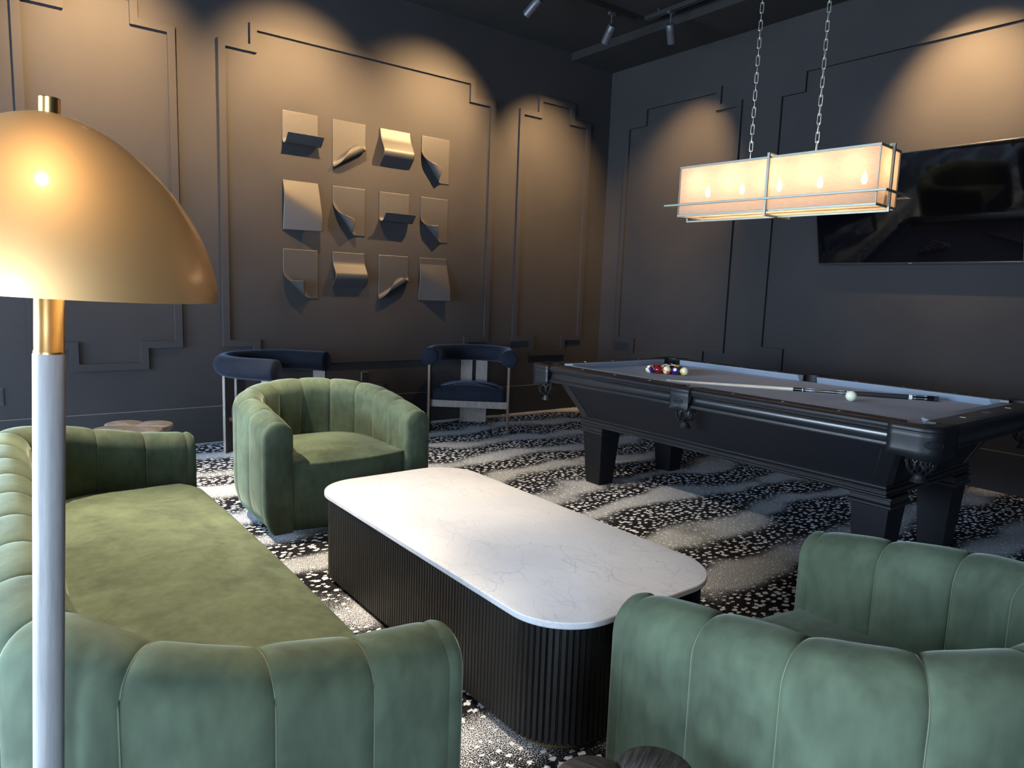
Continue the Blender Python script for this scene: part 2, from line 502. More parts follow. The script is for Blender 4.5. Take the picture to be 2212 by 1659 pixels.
# baseboards: tall flat boards with a dusty, lighter top edge
b = MB(); b.box(XL, 0.0, -0.016, 0.0, 0.0, 0.285); structure(b.build('baseboard_front', 'wall'))
b = MB(); b.box(XL, -0.016, -0.0165, 0.0, 0.285, 0.289); structure(b.build('trim_7', 'trim_line'))
b = MB(); b.box(-0.016, 0.0, YB, -0.016, 0.0, 0.285); structure(b.build('baseboard_right', 'wall'))
b = MB(); b.box(-0.0165, 0.0, YB, -0.016, 0.285, 0.289); structure(b.build('trim_8', 'trim_line'))

# stepped picture-frame mouldings
def stepped(a0, a1, zs0, zs1, z0, z1, i):
    return [(a0, zs0), (a0 + i, zs0), (a0 + i, z0), (a1 - i, z0), (a1 - i, zs0), (a1, zs0),
            (a1, zs1), (a1 - i, zs1), (a1 - i, z1), (a0 + i, z1), (a0 + i, zs1), (a0, zs1)]
def frame(n, wl, a0, a1, zs0=0.762, zs1=3.088, z0=0.603, z1=3.252, i=0.238, w=0.052, t=0.026):
    O = stepped(a0, a1, zs0, zs1, z0, z1, i)
    I = stepped(a0 + w, a1 - w, zs0 + w, zs1 - w, z0 + w, z1 - w, i)
    f = (lambda p, d: (p[0], -d, p[1])) if wl == 'A' else (lambda p, d: (-d, p[0], p[1]))
    L = [[f(p, d) for p in S] for S, d in ((O, 0.0), (O, t), (I, t), (I, 0.0))]
    b = MB(); b.loops(L, True)
    structure(b.build('trim_%d' % n, 'wall'))
frame(1, 'A', -5.410, -4.435)
frame(2, 'A', -4.139, -1.573)
frame(3, 'A', -1.267, -0.302)
frame(4, 'B', -1.715, -0.275, i=0.236)
frame(5, 'B', -4.590, -2.070, zs0=0.806, i=0.215)

# ------------------------------------------------------------------ wall outlets
def outlet(x, z, label, switch=False):
    r = thing('wall_outlet', label, 'outlet', (x, 0.0, z))
    b = MB(); b.box(-0.037, 0.037, -0.006, 0.0, -0.060, 0.060, 0.002); b.build('cover_plate', 'outlet_frame', r)
    b = MB(); b.box(-0.030, 0.030, -0.009, -0.0055, -0.053, 0.053, 0.001); b.build('insert', 'outlet', r)
    for s in ((0,) if switch else (0.024, -0.024)):
        b = MB()
        if switch: b.box(-0.016, 0.016, -0.012, -0.0085, -0.032, 0.032, 0.001)
        else:
            b.box(-0.010, -0.006, -0.0105, -0.0085, s - 0.006, s + 0.006); b.box(0.006, 0.010, -0.0105, -0.0085, s - 0.006, s + 0.006)
            b.box(-0.002, 0.002, -0.0105, -0.0085, s - 0.014, s - 0.010)
        b.build('rocker' if switch else 'socket_slots', 'metal_dark', r)
outlet(-2.915, 0.452, 'black wall outlet behind the small wooden table between the navy chairs')
outlet(-0.911, 0.444, 'black wall switch plate beneath the narrow framed wall panel', True)
outlet(-5.600, 0.448, 'black wall outlet beneath the framed panel behind the brass lamp')

# ------------------------------------------------------------------ track lighting
def track(name, p0, p1, label):
    r = thing(name, label, 'track light', (p0[0], p0[1], HC))
    d = (Vector(p1) - Vector(p0)); L = d.length; r.rotation_euler = (0, 0, math.atan2(d.y, d.x))
    b = MB(); b.box(0, L, -0.018, 0.018, -0.060, -0.026); b.build('rail', 'black', r)
    b = MB(); b.box(0, L, -0.0185, -0.0165, -0.0615, -0.0595); b.box(0, L, 0.0165, 0.0185, -0.0615, -0.0595); b.build('conductor_lip', 'metal_dark', r)
    k = 0.15
    while k < L:
        b = MB(); b.tube([(k, 0, -0.027), (k, 0, 0.0)], 0.012, 8); b.build('stem', 'black', r); k += 1.4
    return r
track('lighting_track', (-6.6, -1.15), (-0.88, -1.15), 'black ceiling lighting track running along the wall of curled sheets')
track('lighting_track', (-0.82, -1.22), (-0.82, -5.2), 'black ceiling lighting track running along the television wall')
track('lighting_track', (-6.6, -1.85), (-2.4, -1.85), 'black ceiling lighting track above the green seating')
track('lighting_track', (-6.6, -5.3), (-3.0, -5.3), 'black ceiling lighting track above the lounge end of the sofa')

def spot_head(x, y, target, power, size, blend, label, col=WARM, rad=0.02):
    r = thing('track_spotlight', label, 'spotlight', (x, y, HC - 0.062))
    b = MB(); b.box(-0.035, 0.035, -0.014, 0.014, -0.022, 0.0); b.build('adapter', 'metal_dark', r)
    pv = Vector((0, 0, -0.13))
    b = MB(); b.tube([(0, 0, -0.02), (0, 0, -0.13)], 0.006, 8); b.build('arm', 'metal_dark', r)
    d = (Vector(target) - (Vector((x, y, HC - 0.062)) + pv)).normalized()
    q = d.to_track_quat('-Z', 'Y')
    b = MB(); b.lathe([(0.0005, 0.030), (0.034, 0.030), (0.037, 0.026), (0.037, -0.030), (0.0355, -0.031), (0.037, -0.032), (0.037, -0.130), (0.033, -0.131), (0.031, -0.110)], 28)
    body = b.build('housing', 'metal_dark', r); autosmooth(body)
    body.location = pv; body.rotation_mode = 'QUATERNION'; body.rotation_quaternion = q
    b = MB(); b.lathe([(0.0005, -0.112), (0.031, -0.112)], 24); b.build('lens', 'lens', body)
    ld = bpy.data.lights.new('spot_lamp', 'SPOT'); ld.energy = power; ld.color = col
    ld.spot_size = math.radians(size); ld.spot_blend = blend; ld.shadow_soft_size = rad
    lo = bpy.data.objects.new('spot_lamp', ld); COL.objects.link(lo); lo.parent = body; lo.location = (0, 0, -0.14)
    return r
spot_head(-4.95, -1.15, (-4.93, 0, 2.72), 880, 80, 1.0, 'track spotlight aimed at the narrow framed panel behind the brass lamp')
spot_head(-3.55, -1.15, (-3.55, 0, 2.72), 880, 80, 1.0, 'track spotlight aimed at the first column of curled wall sheets')
spot_head(-2.00, -1.15, (-2.30, 0, 2.68), 880, 80, 1.0, 'track spotlight aimed at the last column of curled wall sheets')
spot_head(-1.17, -1.15, (-0.92, 0, 2.42), 720, 70, 1.0, 'track spotlight aimed at the narrow framed panel next to the corner')
spot_head(-0.82, -1.51, (0, -1.08, 2.42), 430, 70, 1.0, 'dusty track spotlight hanging from the track along the television wall')
spot_head(-0.82, -3.55, (0, -3.60, 2.72), 700, 76, 1.0, 'track spotlight aimed above the television')
spot_head(-5.95, -1.85, (-4.4, -2.2, 0.3), 1000, 56, 0.6, 'track spotlight aimed at the far green armchair', WARM2)
spot_head(-3.10, -1.85, (-4.50, -1.60, 0.5), 640, 31, 0.7, 'track spotlight aimed past the marble table at the far green armchair back', WARM2)
spot_head(-4.70, -1.85, (-5.50, -3.75, 0.4), 1250, 38, 0.7, 'track spotlight aimed down at the seat of the green sofa', WARM2)
spot_head(-5.70, -5.30, (-5.2, -4.4, 0.3), 80, 60, 0.5, 'track spotlight above the brass floor lamp', WARM2)

spot_head(-4.20, -5.30, (-4.15, -3.75, 0.4), 170, 34, 0.8, 'added unseen spotlight brightening the near end of the marble table', (1.0, 0.88, 0.74))  # extra out-of-view spot, added to brighten the near end of the marble

# ------------------------------------------------------------------ curled wall sheets
SW, SH = 0.300, 0.405
def roll(p0, n, R, tmax):
    L = math.hypot(*n); n = (n[0] / L, n[1] / L)
    def f(a, bb):
        d = (a - p0[0]) * n[0] + (bb - p0[1]) * n[1]
        if d <= 0: return a, bb, 0.0
        t = d / R
        if t < tmax: al, ou = R * math.sin(t), R * (1 - math.cos(t))
        else:
            e = d - R * tmax
            al, ou = R * math.sin(tmax) + e * math.cos(tmax), R * (1 - math.cos(tmax)) + e * math.sin(tmax)
        return a + n[0] * (al - d), bb + n[1] * (al - d), ou
    return f
def bend(ks):                                   # profile of tilt angles down the sheet: [(b, angle)]
    def ang(t):
        for (t0, a0), (t1, a1) in zip(ks, ks[1:]):
            if t <= t1: return a0 + (a1 - a0) * (t - t0) / max(1e-6, t1 - t0)
        return ks[-1][1]
    tab = [(0.0, 0.0)]; n = 400
    for i in range(n):
        a = ang((i + 0.5) / n * SH); o, dn = tab[-1]; tab.append((o + math.sin(a) * SH / n, dn + math.cos(a) * SH / n))
    def f(a, bb):
        o, dn = tab[min(n, int(round(bb / SH * n)))]
        return a, dn, o
    return f
def tent(c0, c1, k1, k2, top=0.0):
    def f(a, bb):
        bc = c0 + (c1 - c0) * a / SW; t = max(0.0, bb - top); w = 0.05
        e = bb - bc
        s = (e + math.sqrt(e * e + w * w)) / 2          # smooth max(0, e)
        s0 = (-bc + math.sqrt(bc * bc + w * w)) / 2
        return a, bb * 0.985, max(0.0, k1 * t - (k1 + k2) * (s - s0))
    return f
T1 = roll((0, 0.215), (0, 1), 0.047, 2.40)
T2 = roll((0, 0.345), (0.50, 0.866), 0.040, 4.6)
T3 = bend([(0, 0.15), (0.06, 0.25), (0.12, 0.58), (0.20, 0.52), (0.27, -0.80), (0.405, -0.80)])
T3b = bend([(0, 0.05), (0.07, 0.10), (0.13, 0.66), (0.19, 0.60), (0.26, -0.78), (0.405, -0.80)])
T4 = roll((0, 0.105), (-0.79, 0.613), 0.046, 4.4)
T5 = tent(0.12, 0.30, 0.36, 0.15)
T5b = tent(0.13, 0.33, 0.34, 0.13, 0.06)
T6 = roll((0, 0.165), (-0.68, 0.73), 0.046, 2.85)
SHEETS = [
 (0, 0, T1, 'sheet', 'textured dark sheet in the top row of wall art, lower edge scrolled upward'),
 (0, 1, T2, 'sheet', 'dark sheet in the top row of wall art, lower right corner rolled up'),
 (0, 2, T3, 'sheet_smooth', 'dark sheet in the top row of wall art, bowed out and tucked back below'),
 (0, 3, T4, 'sheet_smooth', 'dark sheet in the top row of wall art, lower left corner rolled across'),
 (1, 0, T5, 'sheet_smooth', 'dark sheet in the middle row of wall art, gently creased on the diagonal'),
 (1, 1, T4, 'sheet_smooth', 'dark sheet in the middle row of wall art, long left side rolled diagonally across'),
 (1, 2, T1, 'sheet', 'textured dark sheet in the middle row of wall art, lower edge scrolled upward'),
 (1, 3, T6, 'sheet_smooth', 'dark sheet in the middle row of wall art, lower left corner folded over square'),
 (2, 0, T6, 'sheet_smooth', 'dark sheet in the bottom row of wall art, lower left corner folded over square'),
 (2, 1, T3b, 'sheet_smooth', 'dark sheet in the bottom row of wall art, bowed out above a shaded lower half'),
 (2, 2, T2, 'sheet_smooth', 'dark sheet in the bottom row of wall art, lower right corner rolled up'),
 (2, 3, T5b, 'sheet_smooth', 'dark sheet in the bottom row of wall art, softly creased on the diagonal'),
]
CX = [-3.652, -3.225, -2.790, -2.372]; RZ = [2.655, 2.112, 1.560]
for r_, c_, fn, mt, lab in SHEETS:
    x0, z0 = CX[c_], RZ[r_]
    root = thing('wall_sheet', lab, 'wall art', (x0, -0.003, z0), group='curled sheets pinned to the wall')
    na, nb = 44, 60
    vs = []
    for j in range(nb + 1):
        for i in range(na + 1):
            a, bb, o = fn(SW * i / na, SH * j / nb); vs.append((a, -o, -bb))
    fs = [(j * (na + 1) + i, (j + 1) * (na + 1) + i, (j + 1) * (na + 1) + i + 1, j * (na + 1) + i + 1) for j in range(nb) for i in range(na)]
    s = mesh_obj('sheet', vs, fs, mt, root, True)
    md = s.modifiers.new('thick', 'SOLIDIFY'); md.thickness = 0.0025; md.offset = 1.0
    pins = [(0.018, 0.014)] if (r_, c_) == (1, 0) else [(0.02, 0.02), (0.28, 0.02)] if (r_, c_) == (2, 3) else [(0.15, 0.022)]
    for pa, pb in pins:
        a, bb, o = fn(pa, pb)
        bb_ = MB(); bb_.lathe([(0.0006, 0.0035), (0.0028, 0.0030), (0.0042, 0.0010), (0.0042, 0.0)], 12)
        pn = bb_.build('pin', 'nickel' if False else 'sheet_smooth', root, True)
        pn.location = (a, -o - 0.002, -bb); pn.rotation_euler = (PI / 2, 0, 0)

# ------------------------------------------------------------------ channel-tufted green seating
def make_path(pts, n=1500):
    ds = [0.0]
    for a, c in zip(pts, pts[1:]): ds.append(ds[-1] + math.hypot(c[0] - a[0], c[1] - a[1]))
    def at(s):
        s = min(max(s, 0.0), ds[-1] - 1e-9)
        lo, hi = 0, len(ds) - 1
        while hi - lo > 1:
            m = (lo + hi) // 2
            if ds[m] <= s: lo = m
            else: hi = m
        t = (s - ds[lo]) / max(1e-9, ds[hi] - ds[lo])
        p = (pts[lo][0] + (pts[hi][0] - pts[lo][0]) * t, pts[lo][1] + (pts[hi][1] - pts[lo][1]) * t)
        def tan(k):
            k = min(max(k, 0), len(pts) - 2); d = Vector((pts[k + 1][0] - pts[k][0], pts[k + 1][1] - pts[k][1])); return d.normalized()
        d = (tan(lo - 1 + (1 if t > 0.5 else 0)) + tan(lo + (1 if t > 0.5 else 0))).normalized()
        return p, (-d.y, d.x)                    # outward normal: left of travel
    return at, ds[-1]

def tub_section(zt, h, zin=0.20, zb=0.035, inset=0.085):
    """open profile: inner wall up, round top, outer wall down, curved-in foot: (n, z, dn, dz)"""
    P = []
    for k in range(7): P.append((-h, zin + (zt - h - zin) * k / 7, -1, 0))
    for k in range(17):
        t = PI - PI * k / 16; P.append((h * math.cos(t), zt - h + h * math.sin(t), math.cos(t), math.sin(t)))
    zc = 0.24
    for k in range(1, 7): P.append((h, zt - h + (zc - zt + h) * k / 6, 1, 0))
    for k in range(1, 10):
        t = PI / 2 * k / 9
        P.append((h - inset * (1 - math.cos(t)), zc - (zc - zb) * math.sin(t), math.cos(t), -math.sin(t) * 0.4))
    return P

def tub_seat(root, pts, zt_of, seams, h, puff, pname='back_channel'):
    at, L = make_path(pts)
    for i, (s0, s1) in enumerate(zip(seams, seams[1:])):
        K = 14; loops = []
        for k in range(K + 1):
            u = k / K; uu = 0.5 - 0.5 * math.cos(PI * u)
            s = s0 + (s1 - s0) * uu
            e = 2 * uu - 1
            pf = puff * (max(0.0, 1 - abs(e) ** 3.6)) ** 0.5
            (x, y), (nx, ny) = at(s)
            lp = []
            for n_, z_, dn, dz in tub_section(zt_of(s / L), h):
                q = pf * (1.0 if z_ > 0.12 else max(0.15, z_ / 0.12))
                a = n_ + dn * q
                lp.append((x + nx * a, y + ny * a, z_ + dz * q))
            loops.append(lp)
        b = MB(); b.loops(loops, False); b.build(pname, 'green', root, True)
    for s0 in seams[1:-1]:
        (x, y), (nx, ny) = at(s0)
        sec = [q for q in tub_section(zt_of(s0 / L), h + 0.0016) if q[1] > 0.10]
        b = MB(); b.tube([(x + nx * n_, y + ny * n_, z_) for n_, z_, _, _ in sec], 0.0019, 6); b.build('seam_sheen', 'green_sheen', root, True)  # thin added tube painting the sheen highlight along each seam
    # arm end panels
    for s, sg in ((0.0, 1), (L, -1)):
        (x, y), (nx, ny) = at(s)
        tx, ty = ny * sg, -nx * sg
        # tangent pointing outwards past the end
        tx, ty = (-(-ny) * sg, -(nx) * sg) if False else (tx, ty)
        d = Vector((pts[0][0] - pts[1][0], pts[0][1] - pts[1][1])) if sg == 1 else Vector((pts[-1][0] - pts[-2][0], pts[-1][1] - pts[-2][1]))
        d.normalize()
        sec = tub_section(zt_of(s / L), h, 0.035, 0.035, 0.055)
        # close the outline along the bottom
        ctr = Vector((0.0, 0.32))
        loops = []
        for q, off in ((1.06, -0.004), (1.10, 0.012), (1.03, 0.026), (0.90, 0.034), (0.55, 0.038), (0.2, 0.039)):
            lp = []
            for n_, z_, dn, dz in sec:
                if q >= 0.9:
                    g = (q - 1.0) * h
                    n2, z2 = n_ + dn * g, z_ + dz * g
                    if q < 1.0: z2 = max(z2, 0.035 + (1 - q) * 0.1)
                else:
                    n2, z2 = n_ * q, ctr.y + (z_ - ctr.y) * q
                lp.append((x + nx * n2 + d.x * off, y + ny * n2 + d.y * off, z2))
            loops.append(lp if sg == 1 else lp[::-1])
        b = MB(); b.loops(loops, True, False, True)
        b.build('arm_end_panel', 'green', root, True)
    return at, L

def cushion(name, root, outline, z0, z1, crown, rad, mat, cx=0.0, cy=0.0):
    """soft slab with the given plan outline (list of x,y), rounded upper edge and crowned top"""
    loops = []
    n = len(outline)
    def ring(inset, z):
        out = []
        for i in range(n):
            a = Vector(outline[i - 1]); p = Vector(outline[i]); c = Vector(outline[(i + 1) % n])
            t = (c - a); t.normalize(); nn = Vector((t.y, -t.x))
            q = p - nn * inset
            out.append((q.x, q.y, z))
        return out
    loops.append(ring(0.0, z0))
    for k in range(1, 4): loops.append(ring(0.0, z0 + (z1 - rad - z0) * k / 4))
    for k in range(0, 7):
        t = PI / 2 * k / 6
        loops.append(ring(rad * (1 - math.cos(t)), z1 - rad + rad * math.sin(t)))
    top = loops[-1]
    ax = max(abs(p[0]) for p in top); y_ = [p[1] for p in top]; ym = (min(y_) + max(y_)) / 2; ay = (max(y_) - min(y_)) / 2
    for q in (0.97, 0.9, 0.8, 0.68, 0.55, 0.4, 0.25, 0.12, 0.02):
        row = []
        for x, y, _ in top:
            X, Y = cx + (x - cx) * q, cy + (y - cy) * q
            row.append((X, Y, z1 + crown * max(0.0, 1 - (X / ax) ** 2) * max(0.0, 1 - ((Y - ym) / ay) ** 2)))
        loops.append(row)
    b = MB(); b.loops(loops, True, True, True)
    return b.build(name, mat, root, True)

def armchair(label, loc, rotz):
    r = thing('tub_armchair', label, 'armchair', (loc[0], loc[1], 0), rotz, 'green velvet tub armchairs')
    rx, ry, yf = 0.393, 0.349, -0.366
    pts = [(-rx, yf + (0 - yf) * k / 12) for k in range(12)] + [(-rx * math.cos(PI * k / 60), ry * math.sin(PI * k / 60)) for k in range(61)] + [(rx, yf * k / 12) for k in range(1, 13)]
    at, L = make_path(pts)
    zt = lambda t: 0.600 + 0.106 * math.sin(PI * t) ** 1.0
    seams = [L * k / 10 for k in range(11)]
    tub_seat(r, pts, zt, seams, 0.071, 0.0115)
    # seat plan: bowed front, round back
    out = []
    for k in range(21):
        u = -1 + k / 10; out.append((u * 0.322, yf - 0.012 - 0.045 * (1 - u * u)))
    for k in range(0, 33):
        t = PI * k / 32; out.append((0.335 * math.cos(t), 0.0 + 0.29 * math.sin(t)))
    cushion('seat', r, out, 0.040, 0.386, 0.045, 0.012, 'green', 0, -0.1)
    b = MB(); b.loops([[(0.30 * math.cos(2 * PI * k / 40), -0.03 + 0.30 * math.sin(2 * PI * k / 40), z) for k in range(40)] for z in (0.0, 0.036)], True, True, True)
    b.build('swivel_base', 'black', r)
    return r
armchair('green velvet channel-back armchair standing between the navy chairs and the marble table', (-4.150, -2.049), 0.018)
armchair('green velvet channel-back armchair with its rounded back turned to the near wooden side table', (-4.100, -5.150), PI + 0.01)

def sofa():
    r = thing('channel_sofa', 'green velvet channel-back sofa with one long seat beside the marble table', 'sofa', (-5.30, -3.56, 0), PI / 2)
    Wd, yf, yb, cr, ce = 1.08, -0.33, 0.34, 0.36, 0.31
    pts = [(-Wd, yf + (yb - ce - yf) * k / 10) for k in range(10)]
    pts += [(-Wd + cr * (1 - math.cos(PI / 2 * k / 30)), yb - ce + ce * math.sin(PI / 2 * k / 30)) for k in range(31)]
    pts += [(-Wd + cr + (2 * Wd - 2 * cr) * k / 30, yb) for k in range(1, 30)]
    pts += [(Wd - cr + cr * math.sin(PI / 2 * k / 30), yb - ce + ce * math.cos(PI / 2 * k / 30)) for k in range(31)]
    pts += [(Wd, yb - ce + (yf - yb + ce) * k / 10) for k in range(1, 11)]
    at, L = make_path(pts)
    def zt(t):
        s = min(t, 1 - t) * L
        u = min(1.0, s / 0.75); return 0.598 + 0.104 * (u * u * (3 - 2 * u))
    e = [0.0, 0.165, 0.345, 0.535, 0.745]
    m = [e[-1] + (L - 2 * e[-1]) * k / 8 for k in range(1, 8)]
    seams = e + m + [L - q for q in e[::-1]]
    tub_seat(r, pts, zt, seams, 0.071, 0.0115)
    out = []
    for k in range(31):
        u = -1 + k / 15; w = max(0.0, abs(u) - 0.86) / 0.14
        out.append((u * (Wd - 0.075), yf - 0.030 - 0.016 * (1 - u * u) + 0.07 * w * w))
    for k in range(0, 17):
        t = PI / 2 * k / 16; out.append((Wd - 0.065 - 0.30 * (1 - math.cos(t)), 0.02 + 0.25 * math.sin(t)))
    for k in range(0, 17):
        t = PI / 2 * k / 16; out.append((-Wd + 0.065 + 0.30 * (1 - math.sin(t)), 0.02 + 0.25 * math.cos(t)))
    cushion('seat', r, out, 0.040, 0.405, 0.022, 0.045, 'green', 0, -0.02)
    b = MB(); b.box(-0.95, 0.95, -0.25, 0.25, 0.0, 0.036); b.build('plinth', 'black', r)
    return r
sofa()

# ------------------------------------------------------------------ marble coffee table with tambour base
def rrect(hx, hy, r, n=16):
    P = []
    for cx, cy, a0 in ((hx - r, hy - r, 0), (-hx + r, hy - r, PI / 2), (-hx + r, -hy + r, PI), (hx - r, -hy + r, 1.5 * PI)):
        for k in range(n + 1):
            t = a0 + PI / 2 * k / n; P.append((cx + r * math.cos(t), cy + r * math.sin(t)))
    return P
ct = thing('coffee_table', 'long rounded coffee table with white marble top and black slatted base', 'coffee table', (-4.151, -3.692, 0), 0.008)
hx, hy, rr = 0.381, 0.829, 0.195
loops = []
for ins, z in ((0.004, 0.378), (0.0, 0.382), (0.0, 0.396), (0.002, 0.399), (0.006, 0.400)):
    loops.append([(x, y, z) for x, y in rrect(hx - ins, hy - ins, rr - ins, 20)])
b = MB(); b.loops(loops, True, True, True); autosmooth(b.build('marble_top', 'marble', ct), 25)
b = MB(); b.prism(rrect(hx - 0.030, hy - 0.030, rr - 0.030), 0.028, 0.377); b.build('core', 'black', ct)
b = MB(); b.prism(rrect(hx - 0.045, hy - 0.045, rr - 0.045), 0.0, 0.0285); autosmooth(b.build('plinth', 'brass', ct), 60)
# slats around the base
P = rrect(hx - 0.030, hy - 0.030, rr - 0.030, 24); P.append(P[0])
cum = [0.0]
for a, c in zip(P, P[1:]): cum.append(cum[-1] + math.hypot(c[0] - a[0], c[1] - a[1]))
NS = 252; pitch = cum[-1] / NS
w = pitch * 0.46
pr = [(-w, 0.0), (-w, 0.007), (-w * 0.70, 0.0135), (w * 0.70, 0.0135), (w, 0.007), (w, 0.0)]
bb_ = MB(); bb_.loops([[(x, -y, 0.026) for x, y in pr], [(x, -y, 0.3775) for x, y in pr]], True, True, True)
sm = bb_.build('slat', 'slat', ct)
slat_me = sm.data
k = 0
for i in range(NS):
    s = (i + 0.5) * pitch
    while cum[k + 1] < s: k += 1
    t = (s - cum[k]) / (cum[k + 1] - cum[k])
    p = (P[k][0] + (P[k + 1][0] - P[k][0]) * t, P[k][1] + (P[k + 1][1] - P[k][1]) * t)
    ang = math.atan2(P[k + 1][1] - P[k][1], P[k + 1][0] - P[k][0])
    o = sm if i == 0 else from_mesh('slat', slat_me, ct)
    o.location = (p[0], p[1], 0); o.rotation_euler = (0, 0, ang)

# ------------------------------------------------------------------ clover-shaped side tables
def clover(label, loc, rotz, z=0.46, R=0.092, off=0.102):
    r = thing('clover_side_table', label, 'side table', (loc[0], loc[1], 0), rotz, 'dark wooden clover side tables')
    # outline of one petal in its quarter: from the notch at -45 deg to the notch at +45 deg
    ca = off / math.sqrt(2) ; beta = PI / 4 + math.asin(ca / R)
    petal = [(0.0, 0.0)]
    for k in range(25):
        t = -beta + 2 * beta * k / 24; petal.append((off + R * math.cos(t), R * math.sin(t)))
    def ins(p, d):
        q = [(0, 0)]
        for k in range(25):
            t = -beta + 2 * beta * k / 24; q.append((off + (R - d) * math.cos(t), (R - d) * math.sin(t)))
        return q
    loops = [[(x, y, zz) for x, y in ins(petal, d)] for d, zz in ((0.012, z - 0.036), (0.003, z - 0.031), (0.0, z - 0.022), (0.0, z - 0.012), (0.004, z - 0.003), (0.012, z))]
    b = MB(); b.loops(loops, True, True, True)
    first = b.build('petal', 'cerused', r); autosmooth(first, 50)
    for q in range(1, 4):
        from_mesh('petal', first.data, r, (0, 0, 0), (0, 0, q * PI / 2))
    b = MB()
    for q in range(4):
        c, s = math.cos(q * PI / 2), math.sin(q * PI / 2)
        b.lathe([(0.055, 0.0), (0.055, z - 0.036)], 24, 0.055 * c, 0.055 * s, True, True)
    b.build('pedestal', 'slat', r)
    return r
clover('dark wooden clover table standing against the outside of the near green armchair', (-4.824, -5.086), 0.416, 0.44, 0.074, 0.083)
clover('dark wooden clover table tucked behind the far arm of the green sofa', (-5.02, -1.50), math.radians(15), 0.465, 0.100, 0.112)
clover('dark wooden clover table standing between the two navy armchairs', (-3.10, -0.42), math.radians(10))

# ------------------------------------------------------------------ navy barrel chairs
def navy_chair(label, loc, rotz):
    r = thing('barrel_armchair', label, 'armchair', (loc[0], loc[1], 0), rotz, 'navy velvet barrel armchairs')
    R, cyy, zc, tr = 0.355, -0.085, 0.682, 0.077
    pts = [(-R, -0.300, zc)] + [(-R, -0.300 + (cyy + 0.300) * k / 6, zc) for k in range(1, 6)]
    pts += [(-R * math.cos(PI * k / 36), cyy + R * math.sin(PI * k / 36), zc) for k in range(37)]
    pts += [(R, cyy - (cyy + 0.300) * k / 6, zc) for k in range(1, 7)]
    n = len(pts)
    rad = [tr] * n
    # rounded ends
    pre = [(-R, -0.300 - 0.012, zc), (-R, -0.300 - 0.006, zc)]; post = [(R, -0.306, zc), (R, -0.312, zc)]
    b = MB(); b.tube(pre + pts + post, [tr * 0.86, tr * 0.95] + rad + [tr * 0.95, tr * 0.86], 24)
    b.build('back_roll', 'navy', r, True); autosmooth(r.children[-1] if r.children else b, 50) if False else None
    for s in (-1, 1):
        b = MB(); b.box(s * R - 0.011, s * R + 0.011, -0.300, -0.195, 0.0, 0.612)
        bevel(b.build('front_leg', 'walnut', r), 0.002)
    yb = cyy + R
    for s in (-1, 1):
        b = MB(); b.box(s * 0.073 - 0.056, s * 0.073 + 0.056, yb - 0.011, yb + 0.011, 0.16, 0.612)
        bevel(b.build('back_plank', 'grey_wood', r), 0.002)
    b = MB(); b.box(-0.129, 0.129, yb - 0.0105, yb + 0.0105, 0.0, 0.160); bevel(b.build('back_foot', 'grey_wood', r), 0.002)
    b = MB(); b.box(-R + 0.011, R - 0.011, -0.262, -0.240, 0.225, 0.288); bevel(b.build('front_rail', 'grey_wood', r), 0.002)
    for s in (-1, 1):
        b = MB(); b.tube([(s * (R - 0.03), -0.245, 0.255), (s * 0.075, yb - 0.012, 0.255)], 0.018, 6); b.build('side_rail', 'walnut', r)
    out = []
    for k in range(17):
        u = -1 + k / 8; out.append((u * 0.322, -0.262 - 0.012 * (1 - u * u)))
    for k in range(33):
        t = PI * k / 32; out.append((0.330 * math.cos(t), -0.11 + 0.335 * math.sin(t)))
    cushion('seat_cushion', r, out, 0.288, 0.405, 0.035, 0.055, 'navy', 0, -0.08)
    return r
navy_chair('navy velvet barrel armchair beside the pool table corner, front turned to the lounge', (-2.04, -0.433), math.radians(-39))
navy_chair('navy velvet barrel armchair behind the far green armchair, its back toward the framed panel', (-3.985, -0.57), math.radians(39.5))

# ------------------------------------------------------------------ brass dome floor lamp
lamp = thing('dome_floor_lamp', 'floor lamp with brass dome shade and whitewashed wooden post beside the sofa', 'floor lamp', (-5.652, -4.617, 0))
post = empty('post_assembly')
lean = Matrix.Rotation(math.radians(3.0), 4, Vector((0.6, 0.79, 0)))
def ln(o):
    o.matrix_local = lean; return o
bpy.data.objects.remove(post, do_unlink=True)
b = MB(); b.lathe([(0.0005, 0.0), (0.105, 0.0), (0.108, 0.004), (0.108, 0.016), (0.102, 0.020), (0.0005, 0.020)], 48); autosmooth(b.build('base', 'brass', lamp))
b = MB(); b.lathe([(0.0198, 0.018), (0.0198, 1.178), (0.0188, 1.180), (0.0005, 1.180)], 32); ln(autosmooth(b.build('post', 'white_wood', lamp)))
b = MB(); b.lathe([(0.0190, 1.178), (0.0190, 1.183), (0.0183, 1.184), (0.0183, 1.33), (0.0005, 1.33)], 32); ln(autosmooth(b.build('neck', 'brass', lamp)))
DR, DZ, DH = 0.212, 1.266, 0.232
prof = []
for k in range(25):
    t = PI / 2 * k / 24
    prof.append((max(0.0005, DR * math.cos(t) ** 1.18 if k < 24 else 0.0005), DZ + DH * math.sin(t) ** 1.18))
inner = [(max(0.0005, (r_ - 0.003)), z_ - 0.003 * (z_ - DZ) / DH) for r_, z_ in prof][::-1]
b = MB(); b.lathe(prof + inner + [prof[0]], 72); dome = ln(autosmooth(b.build('dome_shade', 'dome', lamp), 60))
b = MB(); b.lathe([(0.0125, DZ + DH - 0.004), (0.0125, DZ + DH + 0.018), (0.0115, DZ + DH + 0.019), (0.0005, DZ + DH + 0.019)], 24); ln(autosmooth(b.build('finial', 'brass', lamp)))
b = MB(); b.lathe([(0.0005, 1.33), (0.016, 1.335), (0.024, 1.36), (0.022, 1.385), (0.012, 1.405), (0.0005, 1.41)], 24); bl = ln(b.build('bulb', 'candle', lamp, True))

